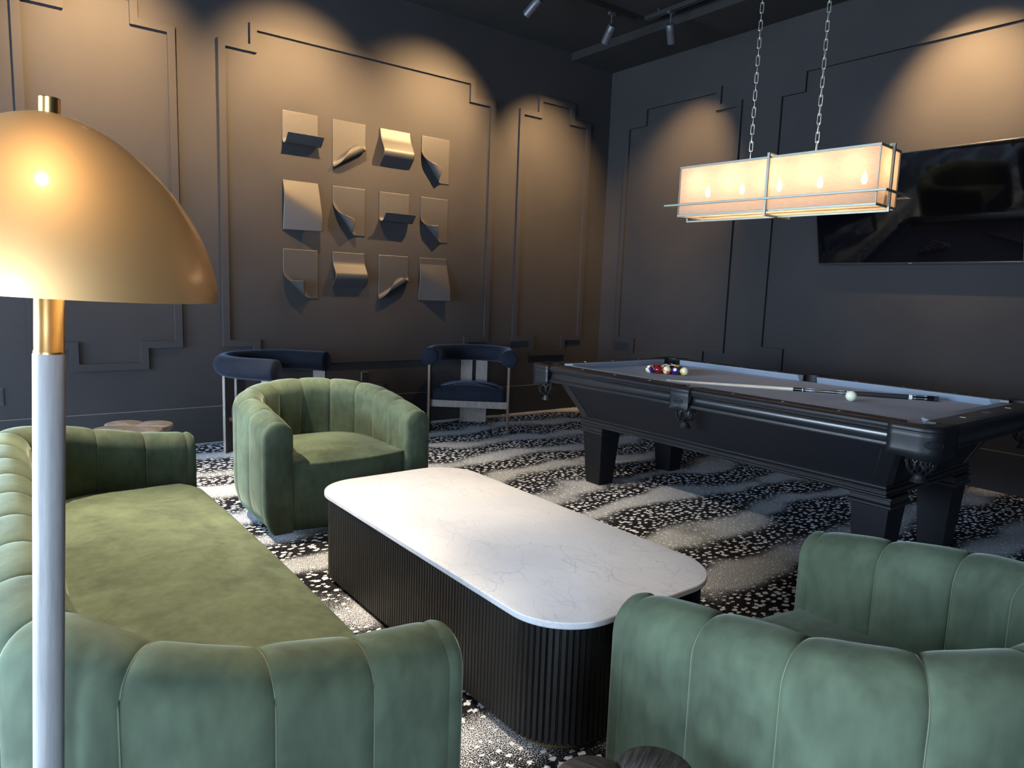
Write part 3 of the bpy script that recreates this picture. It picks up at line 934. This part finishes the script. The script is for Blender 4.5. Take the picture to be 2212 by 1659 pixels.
# ------------------------------------------------------------------ pool table
S = 0.2794
pt = thing('pool_table', 'black pool table with grey cloth and leather drop pockets', 'pool table', (-1.958, -3.376, 0), 0.009)
NX, NY = 2 * S, 4 * S                      # cushion nose half sizes
BZ, RT = 0.763, 0.800
OX, OY = NX + 0.158, NY + 0.158            # outer rail half sizes
# bed with cut corners
def cham(hx, hy, c):
    return [(hx - c, -hy), (hx, -hy + c), (hx, hy - c), (hx - c, hy), (-hx + c, hy), (-hx, hy - c), (-hx, -hy + c), (-hx + c, -hy)]
b = MB(); b.prism(cham(NX + 0.030, NY + 0.030, 0.085), 0.722, BZ); b.build('slate_bed', 'cloth', pt)
# rail cross-section, u = outward distance from the nose, z
RAIL = [(0.046, RT - 0.0005), (0.138, RT), (0.147, RT - 0.002), (0.155, RT - 0.009), (0.158, RT - 0.018), (0.155, RT - 0.027), (0.149, RT - 0.032), (0.1485, RT - 0.036),
        (0.142, RT - 0.038), (0.134, RT - 0.044), (0.1305, RT - 0.052), (0.1305, RT - 0.060), (0.133, RT - 0.070), (0.138, RT - 0.079), (0.145, RT - 0.087), (0.150, RT - 0.090), (0.150, RT - 0.094),
        (0.1525, RT - 0.095), (0.153, RT - 0.101), (0.151, RT - 0.106), (0.148, RT - 0.107), (0.046, RT - 0.107)]
CUSH = [(0.0, BZ + 0.036), (0.0015, BZ + 0.0395), (0.046, RT + 0.0005), (0.046, BZ + 0.001), (0.018, BZ + 0.001), (0.003, BZ + 0.030)]
def rail(axis, sign, a0, a1):
    """axis 'x': long rail on the sign*x side running a0..a1 in y; axis 'y': end rail running in x"""
    def P(u, a, z):
        if axis == 'x': return (sign * (NX + u), a, z)
        return (a, sign * (NY + u), z)
    flip = (axis == 'x') == (sign > 0)
    l0 = [P(u, a0, z) for u, z in RAIL]; l1 = [P(u, a1, z) for u, z in RAIL]
    b = MB(); b.loops([l1, l0] if flip else [l0, l1], True, True, True)
    ro = autosmooth(b.build('rail', 'pool_black', pt), 28)
    # flat wooden top board (sub-part), slightly proud
    tb = [(0.047, RT), (0.047, RT + 0.0012), (0.132, RT + 0.0012), (0.134, RT)]
    l0 = [P(u, a0 + 0.001, z) for u, z in tb]; l1 = [P(u, a1 - 0.001, z) for u, z in tb]
    b = MB(); b.loops([l1, l0] if flip else [l0, l1], True, True, True); b.build('rail_cap', 'rail_top', ro)
    return P
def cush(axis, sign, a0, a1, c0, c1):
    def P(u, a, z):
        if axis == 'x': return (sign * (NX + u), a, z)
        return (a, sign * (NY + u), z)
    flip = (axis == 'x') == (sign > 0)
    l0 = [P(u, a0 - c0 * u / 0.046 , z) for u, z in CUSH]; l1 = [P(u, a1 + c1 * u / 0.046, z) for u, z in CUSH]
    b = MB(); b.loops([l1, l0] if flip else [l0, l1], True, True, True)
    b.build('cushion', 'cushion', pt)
for sx in (-1, 1):
    rail('x', sx, 0.052, NY - 0.005); rail('x', sx, -NY + 0.005, -0.052)
    cush('x', sx, 0.066, NY - 0.082, 0.012, 0.038); cush('x', sx, -NY + 0.082, -0.066, 0.038, 0.012)
for sy in (-1, 1):
    rail('y', sy, -NX + 0.005, NX - 0.005)
    cush('y', sy, -NX + 0.082, NX - 0.082, 0.038, 0.038)
# sights
b = MB(); b.loops([[(0.006, 0, 0), (0, 0.012, 0), (-0.006, 0, 0), (0, -0.012, 0)], [(0.006, 0, 0.0008), (0, 0.012, 0.0008), (-0.006, 0, 0.0008), (0, -0.012, 0.0008)]], True, True, True)
sg0 = b.build('sight', 'sight', pt); first = True
for sx in (-1, 1):
    for i in (1, 2, 3, 5, 6, 7):
        o = sg0 if first else from_mesh('sight', sg0.data, pt); first = False
        o.location = (sx * (NX + 0.090), (4 - i) * S, RT + 0.0012); o.rotation_euler = (0, 0, PI / 2)
for sy in (-1, 1):
    for k in ((-1, 1) if sy < 0 else (-1, 0, 1)):
        o = from_mesh('sight', sg0.data, pt, (k * S, sy * (NY + 0.090), RT + 0.0012))
b = MB(); b.lathe([(0.0005, 0.0012), (0.026, 0.0012), (0.028, 0.0)], 24)
o = b.build('name_plate', 'nickel', pt, True); o.scale = (1, 0.62, 1); o.location = (0, -(NY + 0.090), RT + 0.0012); tag(o, 'oval metal plate')
# cabinet: four sloping sides
TX, TY, BX, BY, CT, CB = 0.612, 1.090, 0.470, 0.995, 0.695, 0.455
def quad_panel(name, p, mat, parent, th):
    p = [Vector(q) for q in p]; nn = (p[1] - p[0]).cross(p[3] - p[0]).normalized()
    b = MB(); b.loops([[tuple(q - nn * th) for q in p], [tuple(q) for q in p]], True, True, True)
    return b.build(name, mat, parent)
for sx in (-1, 1):
    quad_panel('cabinet_side', [(sx * BX, -sx * -BY, CB), (sx * BX, -sx * BY, CB), (sx * TX, -sx * TY, CT), (sx * TX, sx * TY, CT)][::-1] if False else
               [(sx * BX, -sx * BY, CB), (sx * BX, sx * BY, CB), (sx * TX, sx * TY, CT), (sx * TX, -sx * TY, CT)], 'pool_panel', pt, 0.025)
for sy in (-1, 1):
    quad_panel('cabinet_end', [(sy * BX, sy * BY, CB), (-sy * BX, sy * BY, CB), (-sy * TX, sy * TY, CT), (sy * TX, sy * TY, CT)], 'pool_panel', pt, 0.025)
# corner posts laid over the sloping joints
for sx in (-1, 1):
    for sy in (-1, 1):
        e = 0.006; w = 0.062
        lo = [(sx * (BX + e), sy * (BY - w)), (sx * (BX + e), sy * (BY + e)), (sx * (BX - w), sy * (BY + e)), (sx * (BX - w), sy * (BY - w))]
        hi = [(sx * (TX + e), sy * (TY - w)), (sx * (TX + e), sy * (TY + e)), (sx * (TX - w), sy * (TY + e)), (sx * (TX - w), sy * (TY - w))]
        L = [[(x, y, CB) for x, y in lo], [(x, y, CT) for x, y in hi]]
        if sx * sy < 0: L = [l[::-1] for l in L]
        b = MB(); b.loops(L, True, True, True); bevel(b.build('corner_post', 'pool_black', pt), 0.004)
b = MB(); b.box(-TX + 0.02, TX - 0.02, -TY + 0.02, TY - 0.02, CT - 0.02, 0.722); b.build('top_frame', 'black', pt)
# base moulding
def ring_mould(name, prof, mat):
    L = []
    for u, z in prof:
        L.append([((BX + u), -(BY + u), z), ((BX + u), (BY + u), z), (-(BX + u), (BY + u), z), (-(BX + u), -(BY + u), z)])
    b = MB(); b.loops(L, True, True, True); return autosmooth(b.build(name, mat, pt), 25)
ring_mould('base_moulding', [(-0.05, 0.405), (0.006, 0.405), (0.013, 0.408), (0.016, 0.414), (0.016, 0.420), (0.010, 0.424), (0.010, 0.428), (0.016, 0.431), (0.0165, 0.440), (0.012, 0.445), (0.006, 0.447), (0.010, 0.451), (0.010, 0.458), (0.004, 0.464), (-0.02, 0.466)], 'pool_black')
for sx in (-1, 1):
    for sy in (-1, 1):
        g = empty('leg_anchor'); bpy.data.objects.remove(g, do_unlink=True)
        cx, cy = sx * 0.362, sy * 0.925
        L = []
        for z, hw, dx in ((0.0, 0.064, 0.0), (0.022, 0.066, 0), (0.350, 0.088, 0)):
            L.append([(cx - hw, cy - hw, z), (cx + hw, cy - hw, z), (cx + hw, cy + hw, z), (cx - hw, cy + hw, z)])
        b = MB(); b.loops(L, True, True, True); lg = bevel(b.build('leg', 'pool_panel', pt), 0.003)
        L = []
        for u, z in ((0.088, 0.349), (0.098, 0.351), (0.103, 0.357), (0.103, 0.366), (0.097, 0.372), (0.094, 0.375), (0.094, 0.392), (0.100, 0.396), (0.100, 0.4055)):
            L.append([(cx - u, cy - u, z), (cx + u, cy - u, z), (cx + u, cy + u, z), (cx - u, cy + u, z)])
        b = MB(); b.loops(L, True, True, True); autosmooth(b.build('leg_cap', 'pool_black', lg), 25)
        b = MB(); b.box(cx - 0.060, cx + 0.060, cy - 0.060, cy + 0.060, 0.0, 0.004); b.build('foot_pad', 'black', lg)

# pockets
def net(parent, c, z1, rt=0.050, rb=0.036, h=0.085):
    b = MB(); NSr = 9
    for hand in (-1, 1):
        for k in range(NSr):
            L = []
            for i in range(15):
                u = i / 14
                wob = 0.5 - 0.5 * math.cos(2 * PI * u * 1.0)
                th = 2 * PI * k / NSr + hand * (PI / NSr) * (0.5 - 0.5 * math.cos(2 * PI * u)) * 1.15
                r = (rt + (rb - rt) * u ** 2) * (1 + 0.16 * math.sin(PI * u))
                z = z1 - h * u
                wd = 0.0034 / r
                row = []
                for rr_, tt in ((r, th - wd), (r + 0.0028, th - wd * 0.7), (r + 0.0028, th + wd * 0.7), (r, th + wd)):
                    row.append((c[0] + rr_ * math.cos(tt), c[1] + rr_ * math.sin(tt), z))
                L.append(row)
            b.loops(L, True, True, True)
    o = b.build('net_pocket', 'leather', parent); return o
def tassel(parent, c, z1, h=0.034):
    b = MB(); b.lathe([(0.030, z1 + 0.008), (0.020, z1), (0.018, z1 - 0.006), (0.021, z1 - 0.010)], 18, c[0], c[1], True, True)
    for k in range(14):
        th = 2 * PI * k / 14; a = 0.0055
        L = []
        for r, z in ((0.018, z1 - 0.006), (0.024, z1 - 0.020), (0.033, z1 - h)):
            t = a / 0.022
            L.append([(c[0] + (r + e) * math.cos(th + q * t), c[1] + (r + e) * math.sin(th + q * t), z) for q, e in ((-1, 0), (1, 0), (1, 0.002), (-1, 0.002))])
        b.loops(L, True, True, True)
    b.build('tassel', 'leather', parent)
def leather_band(path, flare, droop):
    """vertical leather apron following plan path [(x,y,nx,ny)], rolled over at the top"""
    prof = [(-0.050, RT + 0.0015), (-0.030, RT + 0.004), (-0.010, RT + 0.0045), (0.004, RT + 0.001), (0.010, RT - 0.007), (0.012, RT - 0.018), (0.010, RT - 0.0225), (0.0085, RT - 0.024), (0.010, RT - 0.0255), (0.009, RT - 0.045), (0.006, RT - 0.075), (0.0065, RT - 0.100)]
    L = []
    n = len(path)
    for i, (x, y, nx, ny) in enumerate(path):
        u = i / (n - 1); e = abs(2 * u - 1)
        row = []
        for a, z in prof + [(0.007 + flare * e, RT - 0.124 - droop * (1 - e * e) + 0.0)]:
            row.append((x + nx * a, y + ny * a, z))
        row += [(x + nx * (a - 0.004), y + ny * (a - 0.004), z) for a, z in [(0.007 + flare * e, RT - 0.124 - droop * (1 - e * e)), (0.004, RT - 0.09), (0.004, RT - 0.02), (-0.050, RT - 0.002)]]
        L.append(row)
    b = MB(); b.loops(L, True, True, True)
    return b
PK = []
for sx in (-1, 1):
    for sy in (-1, 1):
        hole = (sx * (NX + 0.040), sy * (NY + 0.040))
        # dark throat behind the mouth
        b = MB(); c0 = math.atan2(sy, sx)
        L = []
        for k in range(19):
            t = c0 - 1.75 + 3.5 * k / 18
            L.append([(hole[0] + r * math.cos(t), hole[1] + r * math.sin(t), z) for r, z in ((0.066, RT + 0.002), (0.066, 0.70), (0.072, 0.70), (0.072, RT + 0.002))])
        b.loops(L, True, True, True); b.lathe([(0.0005, 0.703), (0.070, 0.703)], 20, *hole)
        b.build('pocket_throat', 'black', pt)
        # leather round the corner
        cr = 0.075; ccx, ccy = OX - cr + 0.004, OY - cr + 0.004
        path = []
        for k in range(5): path.append((OX + 0.004, ccy - 0.115 * (1 - k / 5), 1, 0))
        for k in range(17):
            t = PI / 2 * k / 16; path.append((ccx + cr * math.cos(t), ccy + cr * math.sin(t), math.cos(t), math.sin(t)))
        for k in range(1, 6): path.append((ccx - 0.115 * k / 5, OY + 0.004, 0, 1))
        path = [(sx * x, sy * y, sx * nx, sy * ny) for x, y, nx, ny in path]
        if sx * sy > 0: path = path[::-1]
        lb = leather_band(path, 0.004, 0.018).build('pocket_leather', 'leather', pt, True)
        net(lb, (sx * (NX + 0.078), sy * (NY + 0.078)), 0.675); tassel(lb, (sx * (NX + 0.078), sy * (NY + 0.078)), 0.590)
        PK.append((sx, sy, lb))
    hole = (sx * (NX + 0.052), 0.0)
    b = MB(); c0 = 0 if sx > 0 else PI
    L = []
    for k in range(19):
        t = c0 - 1.6 + 3.2 * k / 18
        L.append([(hole[0] + r * math.cos(t), hole[1] + r * math.sin(t), z) for r, z in ((0.058, RT + 0.002), (0.058, 0.70), (0.063, 0.70), (0.063, RT + 0.002))])
    b.loops(L, True, True, True); b.lathe([(0.0005, 0.703), (0.062, 0.703)], 20, *hole); b.build('pocket_throat', 'black', pt)
    path = [(sx * (OX + 0.006 + 0.004 * math.cos(PI * (k - 8) / 16)), sx * 0.062 * (k - 8) / 8, sx, 0) for k in range(17)][::-1]
    lb = leather_band(path, 0.016, -0.006).build('pocket_leather', 'leather', pt, True)
    net(lb, (sx * (NX + 0.105), 0.0), 0.690, 0.046, 0.034, 0.080); tassel(lb, (sx * (NX + 0.105), 0.0), 0.610)
    PK.append((sx, 0, lb))
# embossed oval emblem with a script flourish on the near leathers
def emblem(parent, c, n, w=0.036, h=0.016):
    n = Vector(n).normalized(); t = Vector((0, 0, 1)).cross(n).normalized(); up = Vector((0, 0, 1))
    P = lambda a, z, o=0.0: Vector(c) + t * a + up * z + n * o
    b = MB()
    b.tube([P(w * math.cos(2 * PI * k / 40), h * math.sin(2 * PI * k / 40)) for k in range(40)], 0.0012, 6, up=n, closed=True)
    b.tube([P(w * 0.80 * math.cos(2 * PI * k / 40), h * 0.72 * math.sin(2 * PI * k / 40)) for k in range(40)], 0.0006, 6, up=n, closed=True)
    for k in range(11):          # little raised characters along the upper band
        th = PI * (0.14 + 0.72 * k / 10); b.tube([P(w * 0.84 * math.cos(th), h * 0.78 * math.sin(th)), P(w * 0.94 * math.cos(th), h * 0.93 * math.sin(th))], 0.0009, 5, up=n)
    G = [(-0.014, 0.006), (-0.019, 0.008), (-0.024, 0.004), (-0.024, -0.002), (-0.019, -0.005), (-0.015, -0.002), (-0.015, 0.001), (-0.018, 0.001), (-0.015, -0.001), (-0.016, -0.008), (-0.021, -0.011)]
    b.tube([P(x, z) for x, z in G], 0.0011, 5, up=n)
    x = -0.011; wv = []
    for k in range(44):
        u = k / 43; wv.append((x + 0.034 * u + 0.0015 * math.sin(u * 2 * PI * 6 + 1.4), -0.0005 + 0.0032 * math.sin(u * 2 * PI * 6) + (0.0035 if abs(u - 0.45) < 0.05 else 0)))
    b.tube([P(a, z) for a, z in wv], 0.0009, 5, up=n)
    o = b.build('embossed_emblem', 'leather', parent, True); return o
for sx, sy, lb in PK:
    if sy == 0: emblem(lb, (sx * (OX + 0.018), 0, RT - 0.072), (sx, 0, 0), 0.030, 0.014)
    else:
        q = (OX - 0.071 + 0.0835 / math.sqrt(2)); emblem(lb, (sx * (OX - 0.071 + 0.084 * 0.7071), sy * (OY - 0.071 + 0.084 * 0.7071), RT - 0.070), (sx, sy, 0))

# ------------------------------------------------------------------ balls and cue
cph, sph = math.cos(0.009), math.sin(0.009)
def tw(x, y): return (-1.958 + cph * x - sph * y, -3.376 + sph * x + cph * y)
BR = 0.0286
def sphere_mesh(name):
    b = MB(); b.lathe([(max(0.00005, BR * math.sin(PI * k / 18)), -BR * math.cos(PI * k / 18)) for k in range(19)], 32)
    o = b.build(name, 'ivory', None, True); me = o.data; bpy.data.objects.remove(o, do_unlink=True); return me
YEL, BLU, RED, PUR, ORG, GRN, MAR, BLK = (0.80, 0.36, 0.02), (0.01, 0.06, 0.28), (0.45, 0.008, 0.012), (0.035, 0.010, 0.12), (0.75, 0.13, 0.02), (0.004, 0.07, 0.045), (0.16, 0.006, 0.010), (0.004, 0.004, 0.005)
ROWS = [[('purple', PUR, 1), ('maroon', MAR, 0), ('orange', ORG, 1), ('purple', PUR, 0), ('yellow', YEL, 1)],
        [('red', RED, 0), ('maroon', MAR, 1), ('black', BLK, 0), ('green', GRN, 0)],
        [('red', RED, 1), ('orange', ORG, 0), ('yellow', YEL, 0)],
        [('blue', BLU, 1), ('green', GRN, 1)],
        [('blue', BLU, 0)]]
a0 = Vector((-0.098, 0.762)); dv = (Vector((0.022, 0.568)) - a0).normalized(); nv = Vector((-dv.y, dv.x))
if nv.x < 0: nv = -nv
D = 2 * BR + 0.0003
mid = (Vector((-0.098, 0.762)) + Vector((0.022, 0.568))) / 2
for ri, row in enumerate(ROWS):
    for ci, (nm, col, st) in enumerate(row):
        p = mid + dv * D * (ci - (len(row) - 1) / 2) + nv * (D * 0.8661 * ri)
        x, y = tw(p.x, p.y)
        me = sphere_mesh('pool_ball'); me.materials.clear(); me.materials.append(ball_mat('ball_%s_%s' % (nm, 'stripe' if st else 'solid'), col, st))
        o = from_mesh('pool_ball', me, None, (x, y, BZ + BR), (random.uniform(0, 6), random.uniform(0, 6), random.uniform(0, 6)))
        if (ri, ci) == (0, 0): o.rotation_euler = (0.5, 0.75, 0.3)
        if (ri, ci) == (0, 2): o.rotation_euler = (0.4, -0.5, 0.2)
        if (ri, ci) == (0, 4): o.rotation_euler = (1.25, 0.2, -0.5)
        tag(o, ('cream pool ball with a wide %s stripe in the triangle rack' if st else 'solid %s pool ball in the triangle rack') % nm, 'ball', 'racked pool balls')
me = sphere_mesh('cue_ball'); me.materials.clear(); me.materials.append(plain('cue_ball_ivory', (0.80, 0.79, 0.60), 0.1, coat=0.3))
x, y = tw(-0.030, -0.585)
o = from_mesh('cue_ball', me, None, (x, y, BZ + BR + 0.0004)); tag(o, 'plain cream cue ball lying next to the cue', 'ball')
# cue
p0 = Vector((*tw(-0.358, 0.409), BZ + 0.0068)); p1 = Vector((*tw(0.461, -0.826), BZ + 0.0150))
dr = p1 - p0; CL = dr.length
cue = tag(empty('pool_cue', p0), 'pool cue with pale maple shaft and black inlaid butt lying on grey cloth', 'cue')
cue.rotation_mode = 'QUATERNION'; cue.rotation_quaternion = dr.to_track_quat('Z', 'Y')
def cseg(name, z0, z1, r0, r1, mat):
    b = MB(); b.lathe([(0.0003, z0), (r0, z0), (r1, z1), (0.0003, z1)], 20); return autosmooth(b.build(name, mat, cue), 50)
r_at = lambda z: 0.0065 + (0.0148 - 0.0065) * (z / CL)
marks = [(0.0, 0.004, 'tip', 'gloss_black'), (0.004, 0.030, 'ferrule', 'ivory'), (0.030, 0.735, 'shaft', 'maple'), (0.735, 0.785, 'joint_collar', 'gloss_black'), (0.785, 0.789, 'joint_ring', 'ivory'), (0.789, 1.02, 'forearm', 'gloss_black'),
         (1.02, 1.03, 'inlay_ring', 'ivory'), (1.03, 1.335, 'wrap', 'wrap'), (1.335, 1.352, 'butt_ring', 'ivory'), (1.352, CL - 0.022, 'butt_sleeve', 'gloss_black'), (CL - 0.022, CL, 'bumper', 'wrap')]
for z0, z1, nm, mt in marks: cseg(nm, z0, z1, r_at(z0), r_at(z1), mt)
for th in range(6):
    a = 2 * PI * th / 6 + 0.2
    for z0, z1, nm in ((0.80, 1.015, 'forearm_inlay'), (1.355, 1.425, 'butt_inlay')):
        b = MB(); L = []
        for k in range(9):
            u = k / 8; z = z0 + (z1 - z0) * u
            wd = (0.12 if nm == 'forearm_inlay' else 0.09) * (0.35 + (1.3 if u in (0.125, 0.875) else 0))
            r = r_at(z)
            L.append([(r * 0.98 * math.cos(a - wd), r * 0.98 * math.sin(a - wd), z), ((r + 0.0003) * math.cos(a - wd), (r + 0.0003) * math.sin(a - wd), z), ((r + 0.0003) * math.cos(a + wd), (r + 0.0003) * math.sin(a + wd), z), (r * 0.98 * math.cos(a + wd), r * 0.98 * math.sin(a + wd), z)])
        b.loops(L, True, True, True); b.build(nm, 'ivory', cue)

# ------------------------------------------------------------------ linear pendant over the pool table
pd = thing('linear_pendant', 'long rectangular fabric pendant hanging on two chains above the pool table', 'pendant light', (-2.020, -3.452, 1.772), math.radians(5.0))
hw, hl, hh = 0.126, 0.578, 0.300
t = 0.006
def pbar(x0, x1, y0, y1, z0, z1, nm='frame_bar'):
    b = MB(); b.box(min(x0, x1), max(x0, x1), min(y0, y1), max(y0, y1), z0, z1, 0.0008); return b.build(nm, 'frame', pd)
def panel(nm, x0, x1, y0, y1, z0, z1):
    b = MB(); b.box(x0, x1, y0, y1, z0, z1); return b.build(nm, 'shade', pd)
for s in (-1, 1):
    panel('shade_side', s * hw - 0.0008, s * hw + 0.0008, -hl, hl, 0.008, hh - 0.004)
    panel('shade_end', -hw, hw, s * hl - 0.0008, s * hl + 0.0008, 0.008, hh - 0.004)
    for z0, z1 in ((0.0, 0.012), (hh - 0.012, hh)):
        pbar(s * (hw + 0.001), s * (hw + 0.007), -hl - 0.007, hl + 0.007, z0, z1)
        pbar(-hw - 0.001, hw + 0.001, s * (hl + 0.001), s * (hl + 0.007), z0, z1)
    for q in (-1, 1): pbar(s * (hw + 0.001), s * (hw + 0.006), q * (hl + 0.001), q * (hl + 0.006), 0.012, hh - 0.012, 'corner_bar')
b = MB(); b.box(-hw + 0.012, hw - 0.012, -hl + 0.012, hl - 0.012, 0.004, 0.0056); b.build('diffuser', 'diffuser', pd)
# protruding flat ring
rx_, ry_, rz_ = hw + 0.062, hl + 0.070, 0.060
for s in (-1, 1):
    pbar(s * (rx_ - 0.011), s * rx_, -ry_, ry_, rz_, rz_ + 0.011, 'ring_bar')
    pbar(-rx_ + 0.011, rx_ - 0.011, s * (ry_ - 0.011), s * ry_, rz_, rz_ + 0.011, 'ring_bar')
# vertical hoop across the middle and along the length
for s in (-1, 1):
    pbar(s * (hw + 0.012), s * (hw + 0.024), -0.007, 0.007, -0.022, hh + 0.016, 'hoop_bar')
    pbar(-0.007, 0.007, s * (hl + 0.012), s * (hl + 0.024), -0.022, hh + 0.016, 'hoop_bar')
for z in (-0.022, hh + 0.006):
    pbar(-hw - 0.012, hw + 0.012, -0.007, 0.007, z, z + 0.010, 'hoop_bar')
    if z < 0: pbar(-0.007, 0.007, -hl - 0.012, hl + 0.012, z, z + 0.010, 'hoop_bar')
    else:
        for s in (-1, 1): pbar(-0.007, 0.007, s * (hl - 0.004), s * (hl + 0.012), z, z + 0.010, 'hoop_bar')
pbar(-0.012, 0.012, -hl + 0.01, hl - 0.01, 0.060, 0.075, 'spine')
for k in range(5):
    y = (k - 2) * 0.232
    b = MB(); b.lathe([(0.012, 0.075), (0.012, 0.125), (0.0005, 0.125)], 16, 0, y); sl = b.build('candle_sleeve', 'candle', pd, True)
    b = MB(); b.lathe([(0.0005, 0.124), (0.008, 0.128), (0.0155, 0.145), (0.015, 0.160), (0.007, 0.182), (0.0005, 0.192)], 16, 0, y); b.build('bulb', 'bulb', sl, True)
    ld = bpy.data.lights.new('pendant_bulb', 'POINT'); ld.energy = 4.2; ld.color = (1.0, 0.69, 0.43); ld.shadow_soft_size = 0.02
    lo = bpy.data.objects.new('pendant_bulb', ld); COL.objects.link(lo); lo.parent = pd; lo.location = (0.0, y, 0.215)
# chains of links
def link_mesh():
    b = MB(); w_, l_, r_ = 0.0085, 0.021, 0.0027; P = []
    for k in range(9): t_ = PI * k / 8; P.append((w_ * math.cos(t_), 0, l_ + w_ * math.sin(t_)))
    for k in range(9): t_ = PI + PI * k / 8; P.append((w_ * math.cos(t_), 0, -l_ + w_ * math.sin(t_)))
    b.tube(P, r_, 6, up=(0, 1, 0), closed=True)
    return b.build('chain_link', 'nickel', pd, True)
lk = link_mesh(); first = True
for ys in (-0.195, 0.195):
    b = MB(); b.tube([(0.014 * math.cos(2 * PI * k / 20), ys, hh + 0.012 + 0.014 * math.sin(2 * PI * k / 20)) for k in range(20)], 0.0032, 6, up=(0, 1, 0), closed=True)
    b.build('hanging_loop', 'brass', pd, True)
    z = hh + 0.022 + 0.027; k = 0
    while z + 0.03 < HC - 1.772:
        o = lk if first else from_mesh('chain_link', lk.data, pd); first = False
        o.location = (0, ys, z); o.rotation_euler = (0, 0, (k % 2) * PI / 2 + (0.5 if ys > 0 else 0.15)); z += 0.0475; k += 1
    b = MB(); b.lathe([(0.0005, HC - 1.772 - 0.03), (0.02, HC - 1.772 - 0.028), (0.055, HC - 1.772 - 0.012), (0.055, HC - 1.7725)], 24, 0, ys); b.build('ceiling_canopy', 'frame', pd, True)

# ------------------------------------------------------------------ television
tv = thing('television', 'large black television tilted forward on the wall beyond the pool table', 'television', (-0.075, -3.355, 1.590))
tv.rotation_euler = (0, -math.radians(15.4), 0)
TW, TH = 0.728, 0.815
b = MB(); b.box(0.002, 0.045, -TW, TW, 0.0, TH, 0.003); b.build('housing', 'black', tv)
b = MB(); b.box(0.0, 0.003, -TW + 0.008, TW - 0.008, 0.014, TH - 0.008); b.build('screen', 'screen', tv)
for a in ((-TW, TW, 0.0, 0.014), (-TW, TW, TH - 0.008, TH), (-TW, -TW + 0.008, 0.014, TH - 0.008), (TW - 0.008, TW, 0.014, TH - 0.008)):
    b = MB(); b.box(-0.002, 0.006, a[0], a[1], a[2], a[3], 0.0008); b.build('bezel', 'bezel', tv)
b = MB(); b.box(-0.0028, -0.0018, -0.012, 0.012, 0.005, 0.009); b.build('badge', 'nickel', tv)
mt_ = MB(); mt_.box(0.045, 0.060, -0.25, 0.25, 0.2, 0.5); mt_.build('mount_plate', 'black', tv)
mt_ = MB(); mt_.tube([(0.06, 0.2, 0.45), (0.15, 0.2, 0.42)], 0.012, 8); mt_.tube([(0.06, -0.2, 0.45), (0.15, -0.2, 0.42)], 0.012, 8); mt_.build('mount_arm', 'black', tv)
bpy.context.view_layer.update()
